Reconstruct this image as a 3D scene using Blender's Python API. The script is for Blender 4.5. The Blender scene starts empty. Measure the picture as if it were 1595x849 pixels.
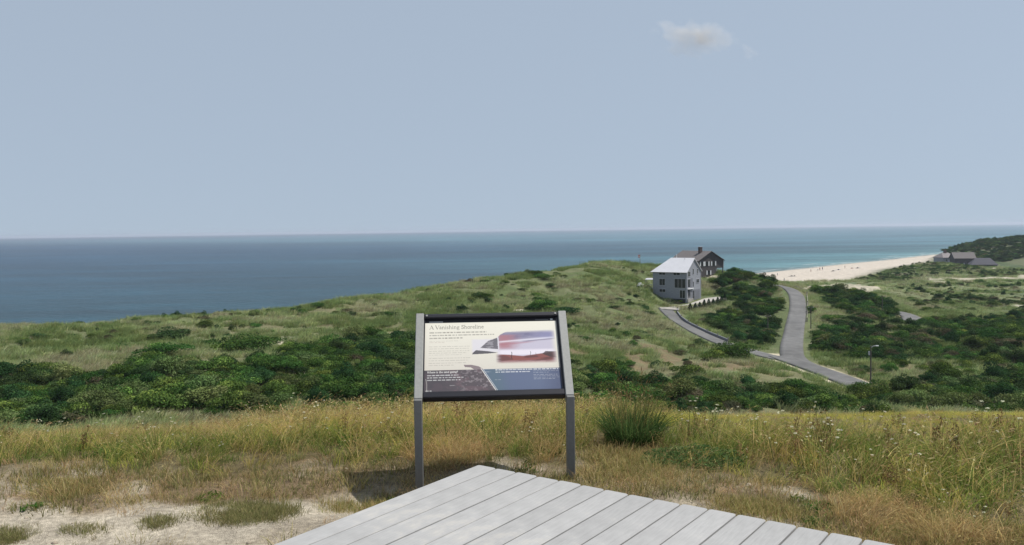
import bpy, math, random
import numpy as np
from mathutils import Vector, Matrix
random.seed(7)
RNG = np.random.default_rng(11)
S = bpy.context.scene
COL = S.collection
rad = math.radians

# ------------------------------------------------------------------ camera
F = 1300.0; CX, CY = 797.5, 424.5; EYE = 1.68
PITCH = math.atan(66.5/F); ROLL = rad(0.79)
fw = np.array([0, math.cos(PITCH), -math.sin(PITCH)])
u0 = np.array([0, math.sin(PITCH), math.cos(PITCH)])
rt = math.cos(ROLL)*np.array([1., 0, 0]) - math.sin(ROLL)*u0
up = math.sin(ROLL)*np.array([1., 0, 0]) + math.cos(ROLL)*u0
cd = bpy.data.cameras.new('camera'); cam = bpy.data.objects.new('camera', cd); COL.objects.link(cam)
cd.sensor_width = 36; cd.lens = 36*F/1595; cd.clip_start = 0.05; cd.clip_end = 60000
M = Matrix(((rt[0], up[0], -fw[0], 0), (rt[1], up[1], -fw[1], 0), (rt[2], up[2], -fw[2], EYE), (0, 0, 0, 1)))
cam.matrix_world = M
S.camera = cam

# ------------------------------------------------------------------ light
SUN_EL, SUN_AZ = rad(63), rad(84)         # azimuth measured from +Y towards +X
sd = Vector((math.sin(SUN_AZ)*math.cos(SUN_EL), math.cos(SUN_AZ)*math.cos(SUN_EL), math.sin(SUN_EL)))
sl = bpy.data.lights.new('sun', 'SUN'); sl.energy = 5.0; sl.angle = rad(0.5); sl.color = (1, 0.955, 0.89)
so = bpy.data.objects.new('sun', sl); COL.objects.link(so)
so.rotation_euler = sd.to_track_quat('Z', 'Y').to_euler(); so.location = (0, 0, 60)
W = bpy.data.worlds.new('World'); S.world = W; W.use_nodes = True
nt = W.node_tree; nt.nodes.clear()
def wn(t, **k):
    n = nt.nodes.new(t)
    for a, b in k.items(): setattr(n, a, b)
    return n
wo = wn('ShaderNodeOutputWorld'); bg = wn('ShaderNodeBackground'); sk = wn('ShaderNodeTexSky')
sk.sky_type = 'NISHITA'; sk.sun_disc = False; sk.sun_elevation = SUN_EL; sk.sun_rotation = SUN_AZ
sk.altitude = 30; sk.air_density = 1.0; sk.dust_density = 1.2; sk.ozone_density = 1.5
hs = wn('ShaderNodeHueSaturation'); hs.inputs['Saturation'].default_value = 0.72
hz = wn('ShaderNodeMix', data_type='RGBA', blend_type='MULTIPLY'); hz.inputs[0].default_value = 1
hz.inputs[7].default_value = (0.90, .97, 1.0, 1)
bg.inputs['Strength'].default_value = 0.10
wt = wn('ShaderNodeTexCoord'); wa = wn('ShaderNodeVectorMath', operation='MULTIPLY_ADD')
wa.inputs[1].default_value = (1, 1, .88); wa.inputs[2].default_value = (0, 0, .13)
nt.links.new(wt.outputs['Generated'], wa.inputs[0]); nt.links.new(wa.outputs[0], sk.inputs[0])
nt.links.new(sk.outputs[0], hs.inputs['Color']); nt.links.new(hs.outputs[0], hz.inputs[6])
veil = wn('ShaderNodeMix', data_type='RGBA'); veil.inputs[0].default_value = .66; veil.inputs[7].default_value = (4.85, 5.75, 6.90, 1)   # thin high haze
nt.links.new(hz.outputs[2], veil.inputs[6]); nt.links.new(veil.outputs[2], bg.inputs['Color']); nt.links.new(bg.outputs[0], wo.inputs['Surface'])
S.view_settings.view_transform = 'Standard'; S.view_settings.look = 'None'
S.view_settings.exposure = 0.0; S.view_settings.gamma = 1.0
S.view_settings.use_curve_mapping = False
S.render.engine = 'CYCLES'
S.cycles.volume_bounces = 0; S.cycles.max_bounces = 6; S.cycles.transparent_max_bounces = 8
SEA = -26.3
HAZE = 1.0e-4

# ------------------------------------------------------------------ numpy helpers
def hsh(ix, iy, s):
    n = (ix.astype(np.int64)*374761393 + iy.astype(np.int64)*668265263 + s*1442695041) & 0xffffffff
    n = ((n ^ (n >> 13))*1274126177) & 0xffffffff
    n = n ^ (n >> 16)
    return (n & 0xffffff)/float(0xffffff)
def vnoise(x, y, s=0):
    x = np.asarray(x, float); y = np.asarray(y, float)
    ix = np.floor(x); iy = np.floor(y); fx = x-ix; fy = y-iy
    fx = fx*fx*(3-2*fx); fy = fy*fy*(3-2*fy)
    a = hsh(ix, iy, s); b = hsh(ix+1, iy, s); c = hsh(ix, iy+1, s); d = hsh(ix+1, iy+1, s)
    return a+(b-a)*fx+(c-a)*fy+(a-b-c+d)*fx*fy
def fbm(x, y, s=0, o=4):
    t = 0; a = .5; n = 0
    for i in range(o):
        t = t+a*vnoise(np.asarray(x)*2**i+17.3*i, np.asarray(y)*2**i-9.1*i, s+i); n += a; a *= .5
    return t/n
def sst(a, b, x):
    t = np.clip((np.asarray(x, float)-a)/(b-a), 0, 1); return t*t*(3-2*t)
def inpoly(px, py, poly):
    px = np.asarray(px); py = np.asarray(py); ins = np.zeros(px.shape, bool); n = len(poly)
    for i in range(n):
        x1, y1 = poly[i]; x2, y2 = poly[(i+1) % n]
        if y1 == y2: continue
        c = ((y1 > py) != (y2 > py)) & (px < (x2-x1)*(py-y1)/(y2-y1)+x1)
        ins ^= c
    return ins
def srgb(r, g, b):
    f = lambda c: (c/255/12.92) if c/255 <= .04045 else ((c/255+.055)/1.055)**2.4
    return (f(r), f(g), f(b))

def P(px, py, Y):                          # point on the ray through photo pixel at forward distance Y
    d = rt*(px-CX)/F+up*(CY-py)/F+fw
    k = Y/d[1]
    return np.array([d[0]*k, Y, EYE+d[2]*k])
def proj(x, y, z):
    v0 = np.asarray(x, float); v1 = np.asarray(y, float); v2 = np.asarray(z, float)-EYE
    a = v0*rt[0]+v1*rt[1]+v2*rt[2]; b = v0*up[0]+v1*up[1]+v2*up[2]; c = v0*fw[0]+v1*fw[1]+v2*fw[2]
    c = np.where(np.abs(c) < 1e-6, 1e-6, c)
    return np.where(c > 0, CX+F*a/c, -9999), np.where(c > 0, CY-F*b/c, 9999)

# ------------------------------------------------------------------ terrain height
ctl = [P(*t) for t in [
 # ridge against the sea, left to right
 (0,518,148),(100,512,153),(200,499,160),(350,489,168),(500,473,178),(600,462,186),(650,457,190),(720,446,200),
 (780,436,206),(830,428,212),(870,419,217),(900,416,221),(960,413,228),(1000,417,234),
 # dune field
 (0,560,112),(0,640,82),(100,530,130),(200,620,84),(200,560,108),(300,520,138),(400,600,90),(400,540,120),(400,500,152),
 (500,560,110),(600,600,93),(600,530,132),(600,490,160),(700,560,115),(700,470,178),(800,600,97),(800,510,155),(800,460,190),
 (900,600,100),(900,510,158),(900,450,197),(900,425,212),(1000,600,103),(1000,545,132),(1000,490,178),(1000,440,212),(960,420,222),
 # house pad
 (1035,478,197),(1070,469,205),(1100,463,212),(1022,459,214),(1060,440,226),(1110,432,235),(1130,466,205),(1125,428,240),
 # drive and road
 (1055,500,180),(1085,517,164),(1130,537,152),(1170,549,143),(1235,565,134),(1300,590,117),(1340,602,110),
 (1234,540,148),(1240,505,178),(1243,480,200),(1242,462,217),(1232,452,228),(1205,442,240),
 (1160,434,236),(1190,450,226),(1150,500,186),(1200,520,168),(1100,490,188),(1150,470,206),
 # right of the road
 (1275,462,224),(1265,500,184),(1300,480,206),(1350,490,200),(1400,505,192),(1300,540,150),(1350,560,138),(1420,600,112),
 (1500,600,112),(1595,610,108),(1595,560,138),(1480,550,143),(1480,510,182),(1595,505,196),(1415,497,198),(1450,470,245),
 (1595,460,290),(1400,445,330),(1500,440,350),(1350,446,340),(1300,447,320),
 (1470,412,500),(1465,425,430),(1400,424,440),(1350,440,400),(1280,438,385),(1595,425,430),(1550,419,500),(1500,415,510),
 (1470,407,600),(1490,403,600),(1505,398,600),(1520,392,600),(1545,382,620),(1580,373,640),(1595,371,640),(1650,366,640),(1595,395,560),
]]
ctl += [np.array(t, float) for t in [
 (-4,2,0),(4,2,0),(0,-6,0),(-12,0,0),(12,0,0),(0,4,0),(-3,5,0),(3,5,0),(0,6.5,0),(-5,6.5,.02),(5,6.5,.0),
 (0,7.6,-.10),(0,9,-.45),(-6,9,-.60),(6,9,-.42),(0,11.5,-1.12),(-8,11.5,-1.35),(8,11.5,-1.08),(0,14,-2.1),(-10,15,-2.8),(10,15,-2.6),(0,20,-4.6),(-15,20,-4.8),(15,20,-4.8),
 (0,35,-10),(-25,35,-10),(25,35,-11),(0,60,-15),(-40,60,-14.5),(40,60,-16.5),(-20,80,-15.5),(30,85,-18),
 (-60,10,-4),(60,10,-6),(-60,-40,-2),(60,-40,-4),(0,-40,0),(0,-120,-5),(-150,-100,-6),(200,-100,-15),(120,60,-17),(200,150,-20),
 (-120,60,-12),(-150,120,-14),(-260,60,-14),(300,250,-20),(420,480,-12),(520,700,-10),(700,500,-18),(700,900,-14),(600,0,-20),(0,-600,-10),(-600,-300,-12),(900,1200,-15),(1200,300,-15)]]
for q in ctl[:14]:                           # ground falls away behind the ridge
    ctl.append(np.array([q[0]*1.12, q[1]*1.12, q[2]-3.5]))
ctl = np.array(ctl)
def tk(r2): return .5*r2*np.log(r2+1e-9)
SC = 100.
cxy = ctl[:, :2]/SC
n = len(ctl)
A_ = np.zeros((n+3, n+3)); d2 = ((cxy[:, None]-cxy[None])**2).sum(-1)
A_[:n, :n] = tk(d2)+np.eye(n)*2e-5
A_[:n, n] = 1; A_[:n, n+1:] = cxy; A_[n, :n] = 1; A_[n+1:, :n] = cxy.T
wts = np.linalg.solve(A_, np.concatenate([ctl[:, 2], np.zeros(3)]))
def tps(x, y):
    x = np.asarray(x, float).ravel()/SC; y = np.asarray(y, float).ravel()/SC
    out = np.empty(len(x))
    for i in range(0, len(x), 40000):
        a = x[i:i+40000]; b = y[i:i+40000]
        r2 = (a[:, None]-cxy[None, :, 0])**2+(b[:, None]-cxy[None, :, 1])**2
        out[i:i+40000] = tk(r2)@wts[:n]+wts[n]+wts[n+1]*a+wts[n+2]*b
    return out
SA = np.array([143., 492.]); SD = np.array([205., 228.]); SD /= np.linalg.norm(SD); SN = np.array([SD[1], -SD[0]])  # inland normal
def shore(x, y):
    s = (x-SA[0])*SN[0]+(y-SA[1])*SN[1]
    t = (x-SA[0])*SD[0]+(y-SA[1])*SD[1]
    return s+1.2*np.sin(t/55.)+.8*np.sin(t/23.+1), t
def beachw(t): return 14+50*sst(-170, -60, t)-34*sst(40, 260, t)     # wide to the right, narrow under the bluff
ROADS = []                                  # world polylines, filled below
def road_dist(x, y, which=None):
    d = np.full(x.shape, 1e9)
    for pl, w in (which or ROADS):
        for i in range(len(pl)-1):
            ax, ay = pl[i][0], pl[i][1]; bx, by = pl[i+1][0]-ax, pl[i+1][1]-ay
            t = np.clip(((x-ax)*bx+(y-ay)*by)/(bx*bx+by*by+1e-9), 0, 1)
            d = np.minimum(d, np.hypot(x-ax-t*bx, y-ay-t*by)-w/2)
    return d
def height(x, y, detail=True):
    sh = np.shape(x); x = np.asarray(x, float).ravel(); y = np.asarray(y, float).ravel()
    z = tps(x, y)
    r = np.hypot(x, y)
    z = np.where(r > 700, z*np.exp(-(r-700)/900)+(-16)*(1-np.exp(-(r-700)/900)), z)
    z = np.clip(z, -25.2, 6)
    s, t = shore(x, y)
    wide = beachw(t)
    cap = np.where(s < wide, SEA+.055*s, SEA+.055*wide+(s-wide)*.62)
    cap = np.where(s < 0, SEA+.05*s, cap)
    k = 1.2
    h = np.clip(.5+.5*(cap-z)/k, 0, 1)
    z = cap*(1-h)+z*h-k*h*(1-h)
    if detail:
        far = sst(25, 80, r)
        inl = sst(wide+2, wide+25, s)
        m = far*inl
        if ROADS:
            m = m*sst(1.0, 7, road_dist(x, y))
        hp = np.exp(-(((x-40)/17)**2+((y-205)/14)**2)**2)
        z = z-far*1.3*np.exp(-((x-36)/8)**2-((y-202)/7)**2)
        m = m*(1-.9*hp)
        z = z+m*((fbm(x/16, y/16, 3, 4)-.5)*2.6+(fbm(x/4.5, y/4.5, 9, 3)-.5)*1.3+(fbm(x/1.8, y/1.8, 10, 2)-.5)*.35)
        near = 1-sst(12, 25, r)
        z = z-.10*np.exp(-((x+.95)/.5)**2-((y-5.35)/.4)**2)+near*((fbm(x/.9, y/.9, 21, 4)-.5)*.07+(fbm(x/.16, y/.16, 25, 3)-.5)*.018)
    return z.reshape(sh)
def Wp(px, py, y0=60., y1=800.):             # where the ray through a photo pixel meets the terrain
    d = rt*(px-CX)/F+up*(CY-py)/F+fw
    Y = np.geomspace(y0, y1, 900)
    X = d[0]/d[1]*Y; Z = EYE+d[2]/d[1]*Y
    g = Z-height(X, Y, False)
    i = np.where(g < 0)[0]
    if len(i) == 0: i = [int(np.argmin(g/Y))]
    j = i[0]; return (X[j], Y[j])
def Wn(px, py): return Wp(px, py, 3.0, 14.0)
def wpoly(pts, **k): return [Wp(a, b, **k) for a, b in pts]

# roads in plan
def spline(pts, m=8):
    pts = [np.array(p, float) for p in pts]; out = []
    q = [2*pts[0]-pts[1]]+pts+[2*pts[-1]-pts[-2]]
    for i in range(1, len(q)-2):
        for j in range(m):
            t = j/m; a, b, c, d = q[i-1], q[i], q[i+1], q[i+2]
            out.append(.5*(2*b+(c-a)*t+(2*a-5*b+4*c-d)*t*t+(-a+3*b-3*c+d)*t**3))
    out.append(pts[-1]); return out
rd_drive = spline([Wp(*p) for p in [(1036,476),(1041,487),(1056,501),(1085,517),(1130,537),(1175,550),(1215,560)]])
rd_up = spline([Wp(*p) for p in [(1262,573),(1238,560),(1233,545),(1236,522),(1240,500),(1243,480),(1241,463),(1233,453),(1218,446.5),(1200,443)]])
rd_low = spline([Wp(*p) for p in [(1215,556),(1250,569),(1290,583),(1325,597),(1345,605)]])
rd_bit = spline([Wp(*p) for p in [(1395,486),(1411,491),(1420,497),(1410,504),(1385,510)]])
ROADS = [(rd_drive, 3.6), (rd_up, 3.9), (rd_low, 4.3), (rd_bit, 4.0)]

# ------------------------------------------------------------------ object helpers
def prop(o, label=None, cat=None, group=None, kind=None):
    if label: o['label'] = label
    if cat: o['category'] = cat
    if group: o['group'] = group
    if kind: o['kind'] = kind
    return o
def empty(name, loc, rz=0, **k):
    o = bpy.data.objects.new(name, None); COL.objects.link(o); o.location = loc; o.rotation_euler = (0, 0, rz)
    o.empty_display_size = .2; return prop(o, **k)
def mesh(name, verts, faces, mat=None, parent=None, smooth=False, link=True, cols=None):
    me = bpy.data.meshes.new(name)
    verts = np.asarray(verts, float).reshape(-1, 3)
    if isinstance(faces, np.ndarray):
        nf, k = faces.shape
        me.vertices.add(len(verts)); me.vertices.foreach_set('co', verts.ravel())
        me.loops.add(nf*k); me.loops.foreach_set('vertex_index', faces.ravel().astype(np.int32))
        me.polygons.add(nf); me.polygons.foreach_set('loop_start', np.arange(0, nf*k, k, dtype=np.int32))
        me.update(calc_edges=True)
    else:
        me.from_pydata([tuple(v) for v in verts], [], [tuple(f) for f in faces]); me.update()
    if smooth: me.polygons.foreach_set('use_smooth', np.ones(len(me.polygons), bool))
    if cols is not None:
        a = me.color_attributes.new('Col', 'FLOAT_COLOR', 'POINT')
        c = np.ones((len(verts), 4)); c[:, :3] = cols; a.data.foreach_set('color', c.ravel())
    if mat: me.materials.append(mat)
    o = bpy.data.objects.new(name, me)
    if link: COL.objects.link(o)
    if parent: o.parent = parent
    return o
class MB:
    def __init__(s): s.v = []; s.f = []
    def add(s, v, f):
        b = len(s.v); s.v += [tuple(p) for p in v]; s.f += [tuple(i+b for i in q) for q in f]; return s
    def box(s, x0, x1, y0, y1, z0, z1, R=None, bev=0):
        if bev:
            v = []; b = bev
            for (z, i) in ((z0, b), (z0+b, 0), (z1-b, 0), (z1, b)):
                for (x, y) in ((x0+b+i*0, y0+i), (x1-b, y0+i), (x1-i, y0+b), (x1-i, y1-b), (x1-b, y1-i), (x0+b, y1-i), (x0+i, y1-b), (x0+i, y0+b)):
                    v.append((x, y, z))
            f = [tuple(range(7, -1, -1)), tuple(range(24, 32))]
            for k in range(3):
                for i in range(8): f.append((k*8+i, k*8+(i+1) % 8, k*8+8+(i+1) % 8, k*8+8+i))
        else:
            v = [(x0, y0, z0), (x1, y0, z0), (x1, y1, z0), (x0, y1, z0), (x0, y0, z1), (x1, y0, z1), (x1, y1, z1), (x0, y1, z1)]
            f = [(3, 2, 1, 0), (4, 5, 6, 7), (0, 1, 5, 4), (1, 2, 6, 5), (2, 3, 7, 6), (3, 0, 4, 7)]
        if R is not None: v = [R@Vector(p) for p in v]
        return s.add(v, f)
    def tube(s, pts, rs, n=8):
        pts = [Vector(p) for p in pts]; v = []; f = []
        for i, p in enumerate(pts):
            d = (pts[min(i+1, len(pts)-1)]-pts[max(i-1, 0)]).normalized()
            a = d.orthogonal().normalized() if i == 0 else (a-d*a.dot(d)).normalized()
            b = d.cross(a); r = rs[i] if hasattr(rs, '__len__') else rs
            for k in range(n):
                t = 2*math.pi*k/n; v.append(p+(a*math.cos(t)+b*math.sin(t))*r)
        for i in range(len(pts)-1):
            for k in range(n): f.append((i*n+k, i*n+(k+1) % n, (i+1)*n+(k+1) % n, (i+1)*n+k))
        f.append(tuple(range(n-1, -1, -1))); f.append(tuple((len(pts)-1)*n+k for k in range(n)))
        return s.add(v, f)
    def prism(s, poly, z0, z1):
        n = len(poly); v = [(x, y, z0) for x, y in poly]+[(x, y, z1) for x, y in poly]
        f = [tuple(range(n-1, -1, -1)), tuple(range(n, 2*n))]+[(i, (i+1) % n, n+(i+1) % n, n+i) for i in range(n)]
        return s.add(v, f)
    def build(s, name, mat, parent=None, smooth=False): return mesh(name, s.v, s.f, mat, parent, smooth)

# ------------------------------------------------------------------ materials
def newmat(name):
    m = bpy.data.materials.new(name); m.use_nodes = True; t = m.node_tree; t.nodes.clear()
    o = t.nodes.new('ShaderNodeOutputMaterial'); return m, t, o
def N(t, ty, **k):
    n = t.nodes.new(ty)
    for a, b in k.items(): setattr(n, a, b)
    return n
def solid(name, col, rough=.6, metal=0., nscale=8., namt=.12, bump=.0, spec=.5, coord='Object', stretch=(1, 1, 1)):
    m, t, o = newmat(name)
    p = N(t, 'ShaderNodeBsdfPrincipled'); tc = N(t, 'ShaderNodeTexCoord'); mp = N(t, 'ShaderNodeMapping')
    mp.inputs['Scale'].default_value = stretch
    nz = N(t, 'ShaderNodeTexNoise'); nz.inputs['Scale'].default_value = nscale; nz.inputs['Detail'].default_value = 6
    t.links.new(tc.outputs[coord], mp.inputs[0]); t.links.new(mp.outputs[0], nz.inputs['Vector'])
    mr = N(t, 'ShaderNodeMapRange'); mr.inputs[1].default_value = .25; mr.inputs[2].default_value = .75
    mr.inputs[3].default_value = 1-namt; mr.inputs[4].default_value = 1+namt
    t.links.new(nz.outputs[0], mr.inputs[0])
    vm = N(t, 'ShaderNodeVectorMath', operation='SCALE'); vm.inputs[0].default_value = col
    t.links.new(mr.outputs[0], vm.inputs['Scale']); t.links.new(vm.outputs[0], p.inputs['Base Color'])
    p.inputs['Roughness'].default_value = rough; p.inputs['Metallic'].default_value = metal
    p.inputs['Specular IOR Level'].default_value = spec
    if bump:
        b = N(t, 'ShaderNodeBump'); b.inputs['Strength'].default_value = bump; b.inputs['Distance'].default_value = .01
        t.links.new(nz.outputs[0], b.inputs['Height']); t.links.new(b.outputs[0], p.inputs['Normal'])
    t.links.new(p.outputs[0], o.inputs[0]); return m
def foliage(name, trans=.35, rnd=.25, gloss=.0, tint=(1, 1, 1), hue=.03):
    m, t, o = newmat(name)
    ca = N(t, 'ShaderNodeAttribute', attribute_name='Col'); oi = N(t, 'ShaderNodeObjectInfo')
    hs = N(t, 'ShaderNodeHueSaturation')
    a = N(t, 'ShaderNodeMapRange'); a.inputs[3].default_value = 1-rnd; a.inputs[4].default_value = 1+rnd
    t.links.new(oi.outputs['Random'], a.inputs[0]); t.links.new(a.outputs[0], hs.inputs['Value'])
    m2 = N(t, 'ShaderNodeMath', operation='MULTIPLY'); m2.inputs[1].default_value = 7.31
    fr = N(t, 'ShaderNodeMath', operation='FRACT'); b = N(t, 'ShaderNodeMapRange'); b.inputs[3].default_value = .5-hue; b.inputs[4].default_value = .5+hue*.6
    t.links.new(oi.outputs['Random'], m2.inputs[0]); t.links.new(m2.outputs[0], fr.inputs[0]); t.links.new(fr.outputs[0], b.inputs[0]); t.links.new(b.outputs[0], hs.inputs['Hue'])
    tm = N(t, 'ShaderNodeMix', data_type='RGBA', blend_type='MULTIPLY'); tm.inputs[0].default_value = 1; tm.inputs[7].default_value = (*tint, 1)
    t.links.new(ca.outputs['Color'], tm.inputs[6]); t.links.new(tm.outputs[2], hs.inputs['Color'])
    d = N(t, 'ShaderNodeBsdfDiffuse'); tr = N(t, 'ShaderNodeBsdfTranslucent'); mx = N(t, 'ShaderNodeMixShader'); mx.inputs[0].default_value = trans
    t.links.new(hs.outputs[0], d.inputs[0]); t.links.new(hs.outputs[0], tr.inputs[0]); t.links.new(d.outputs[0], mx.inputs[1]); t.links.new(tr.outputs[0], mx.inputs[2])
    if gloss:
        g = N(t, 'ShaderNodeBsdfGlossy'); g.inputs['Roughness'].default_value = .45; g.inputs[0].default_value = (.8, .85, .8, 1)
        m3 = N(t, 'ShaderNodeMixShader'); m3.inputs[0].default_value = gloss
        t.links.new(mx.outputs[0], m3.inputs[1]); t.links.new(g.outputs[0], m3.inputs[2]); t.links.new(m3.outputs[0], o.inputs[0])
    else: t.links.new(mx.outputs[0], o.inputs[0])
    return m
M_leaf = foliage('shrub_leaves', .26, .34, .0, hue=.04)
M_dune = foliage('dune_grass_blades', .35, .38, tint=(.86, .93, .78), hue=.04)
M_grass = foliage('meadow_grass_blades', .5, .26, .0, tint=(.95, .95, .80))
M_bark = solid('bark', (.09, .07, .055), .9, nscale=6)

# ------------------------------------------------------------------ region polygons (photo outline -> plan)
TH_LEFT = wpoly([(-60,594),(60,592),(130,592),(205,590),(235,572),(300,574),(345,582),(425,574),(450,556),(505,542),(560,532),(645,524),(650,560),(652,640),(500,650),(300,650),(0,665),(-80,665)])
TH_MID = wpoly([(640,540),(700,545),(800,560),(900,566),(960,572),(1000,590),(1040,600),(1110,592),(1180,606),(1260,614),(1300,622),(1350,628),(1350,640),(640,645)])
TH_HILL = wpoly([(1108,447),(1135,432),(1170,430),(1205,445),(1222,462),(1226,490),(1221,540),(1195,545),(1160,535),(1120,520),(1090,500),(1115,492),(1150,480),(1120,462)])
TH_SPUR = wpoly([(1268,456),(1300,458),(1340,466),(1400,482),(1398,500),(1370,505),(1330,500),(1310,488),(1285,470)])
TH_RIGHT = wpoly([(1258,545),(1255,520),(1285,520),(1310,505),(1370,512),(1450,500),(1540,498),(1700,495),(1700,650),(1420,645),(1440,600),(1540,595),(1595,580),(1500,570),(1380,572),(1330,560),(1290,552)])
TH_RFAR = wpoly([(1420,470),(1480,462),(1700,470),(1700,492),(1500,494),(1440,486)])
TH_RLOW = wpoly([(1350,620),(1420,606),(1520,606),(1700,600),(1700,660),(1340,660)])
SANDP = [wpoly(p) for p in [
  [(1240,448),(1300,440),(1330,440),(1372,448),(1362,455),(1345,458),(1320,455),(1280,452)],
  [(1358,455),(1376,447),(1381,447),(1348,461),(1338,462)],
  [(428,526),(438,524),(446,548),(442,560),(434,545)],[(440,527),(480,527),(476,531),(445,533)],
  [(800,483),(822,480),(818,488),(800,488)],[(1102,431),(1124,431),(1120,434.5),(1104,435)],
  [(1447,433),(1456,437.5),(1475,437.5),(1475,440),(1453,441),(1446,436)],[(1490,436),(1512,433.5),(1512,437),(1492,440)],
  [(1543,415),(1555,411),(1552,415),(1553,420),(1544,421),(1548,418)],[(1582,430),(1600,428),(1600,436),(1590,433)],
  [(1310,524),(1340,520),(1330,524),(1314,528)],[(1450,436),(1600,432),(1600,435),(1500,437)],
  [(1262,536),(1268,533),(1270,538),(1264,540)],[(1575,474),(1600,474),(1600,482),(1580,480)]]]
CLR = wpoly([(880,470),(960,470),(1030,500),(1080,545),(1060,560),(960,545),(900,520)])
BROWN = [wpoly(p) for p in [[(1300,560),(1340,552),(1450,566),(1500,590),(1450,604),(1370,604),(1340,590)],
                            [(1080,562),(1180,560),(1230,575),(1200,590),(1090,585)], [(885,548),(960,535),(1060,545),(1070,560),(1000,570),(900,560)]]]

# ------------------------------------------------------------------ ground sheet
def ground():
    a = np.radians(np.concatenate([np.linspace(-180, -46, 60)[:-1], np.linspace(-46, 46, 560), np.linspace(46, 180, 60)[1:-1]]))
    r = np.concatenate([[.0], np.linspace(.4, 3, 10)[:-1], np.linspace(3, 13, 150)[:-1], np.geomspace(13, 75, 60)[:-1], np.linspace(75, 270, 200)[:-1],
                        np.geomspace(270, 760, 130)[:-1], np.geomspace(760, 2600, 30)])
    R, A = np.meshgrid(r, a, indexing='ij')
    x = (R*np.sin(A)).ravel(); y = (R*np.cos(A)).ravel(); z = height(x, y)
    nr, na = len(r), len(a)
    i, j = np.meshgrid(np.arange(nr-1), np.arange(na), indexing='ij'); i = i.ravel(); j = j.ravel(); j2 = (j+1) % na
    f = np.stack([i*na+j, (i+1)*na+j, (i+1)*na+j2, i*na+j2], 1)[:, ::-1]
    col = gcol(x, y, z)
    return mesh('ground', np.stack([x, y, z], 1), f, M_ground, smooth=True, cols=col)
def lerp(a, b, m): return a*(1-m[:, None])+np.asarray(b)*m[:, None]
TALLB = ([-400,0,200,400,550,650,745,880,930,1000,1050,1200,1300,1450,1595,2000],[725,728,735,722,716,735,716,738,694,694,728,752,790,822,846,900])
SANDB = ([-400,0,150,300,450,560,640,700,760,800,900,1100,1300,1450,1595,2000],[770,776,784,776,770,762,772,800,900,900,780,792,835,870,900,940])
def zones(x, y):                              # 0..1 weights of tall grass and bare sand close to the deck
    px, py = proj(x, y, np.zeros_like(x))
    nn = (fbm(x/.55, y/.55, 41, 4)-.5)
    tall = 1-sst(-14, 10, py-np.interp(px, *TALLB)+nn*70)
    sand = sst(-8, 14, py-np.interp(px, *SANDB)+nn*60)
    back = y < 3.2
    return np.where(back, 0, tall), np.where(back, 1., sand), px, py
def gcol(x, y, z):
    r = np.hypot(x, y); s, t = shore(x, y)
    n1 = fbm(x/9, y/9, 5, 4); n2 = fbm(x/30, y/30, 6, 3); n3 = fbm(x/2.2, y/2.2, 7, 4)
    c = np.zeros((len(x), 3))+np.array([.110, .125, .058])
    c = lerp(c, (.085, .110, .044), sst(.45, .62, n1)); c = lerp(c, (.150, .135, .075), sst(.52, .68, n2)*.7); c = lerp(c, (.160, .160, .095), sst(.6, .8, n3)*.5)
    marsh = sst(105, 150, x)*sst(200, 260, y)*(1-sst(380, 430, y))
    c = lerp(c, (.150, .175, .085), marsh*.8*sst(.35, .55, n1+.15)); c = lerp(c, (.075, .105, .05), marsh*.8*sst(.52, .6, fbm(x/22, y/9, 15, 4))); c = lerp(c, (.21, .20, .11), marsh*.6*sst(.55, .66, fbm(x/26, y/8, 16, 4)))
    farh = sst(400, 470, y)*sst(150, 190, x)
    c = lerp(c, (.060, .085, .042), farh*.8); c = lerp(c, (.14, .14, .085), farh*.6*sst(.55, .7, fbm(x/25, y/25, 19, 4)))
    for pl in (TH_LEFT, TH_MID, TH_HILL, TH_SPUR, TH_RIGHT, TH_RLOW, TH_RFAR):
        c = lerp(c, (.08, .10, .042), inpoly(x, y, pl)*.8*sst(.25, .5, n1+.1))
    for pl in BROWN: c = lerp(c, (.15, .11, .065), inpoly(x, y, pl)*.75*sst(.3, .6, n3+.1))
    wide = beachw(t)
    beach = 1-sst(wide-2, wide+10+8*(n1-.5), s+6*(n3-.5))
    sand = np.array([.44, .39, .33])
    c = lerp(c, sand, beach)
    wet = 1-sst(0, 5, s); c = lerp(c, (.24, .215, .18), wet)
    for pl in SANDP: c = lerp(c, (.40, .355, .28), inpoly(x, y, pl)*sst(.32, .55, n3+.05)*.85)
    rdv = road_dist(x, y, ROADS[2:3]); c = lerp(c, (.44, .39, .29), (1-sst(.5, 1.1, rdv+(n3-.5)*1.2))*(r > 60)*.9)
    rdv = road_dist(x, y, ROADS[:2]); c = lerp(c, (.26, .25, .15), (1-sst(.1, .8, rdv+(n3-.5)*2.4))*(r > 60)*.0)
    # close ground
    tall, snd, px, py = zones(x, y)
    nr = 1-sst(14, 30, r)
    g = np.zeros((len(x), 3))+np.array([.22, .18, .12])
    nn = fbm(x/.35, y/.35, 33, 4)
    g = lerp(g, (.16, .115, .07), sst(.4, .6, nn)); g = lerp(g, (.12, .10, .05), tall*.9)
    g = lerp(g, (.37, .325, .255), np.clip(snd+sst(.55, .68, fbm(x/.5, y/.5, 37, 4))*(1-tall)*.8, 0, 1))
    g = lerp(g, (.27, .225, .165), sst(.5, .7, fbm(x/.8, y/.8, 39, 4))*snd*.6)
    c = lerp(c, g, nr) if False else c*(1-nr[:, None])+g*nr[:, None]
    return c
m, t, o = newmat('ground_soil'); M_ground = m
p = N(t, 'ShaderNodeBsdfPrincipled'); p.inputs['Roughness'].default_value = .95; p.inputs['Specular IOR Level'].default_value = .15
ca = N(t, 'ShaderNodeAttribute', attribute_name='Col'); tc = N(t, 'ShaderNodeTexCoord')
prev = ca.outputs['Color']
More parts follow.
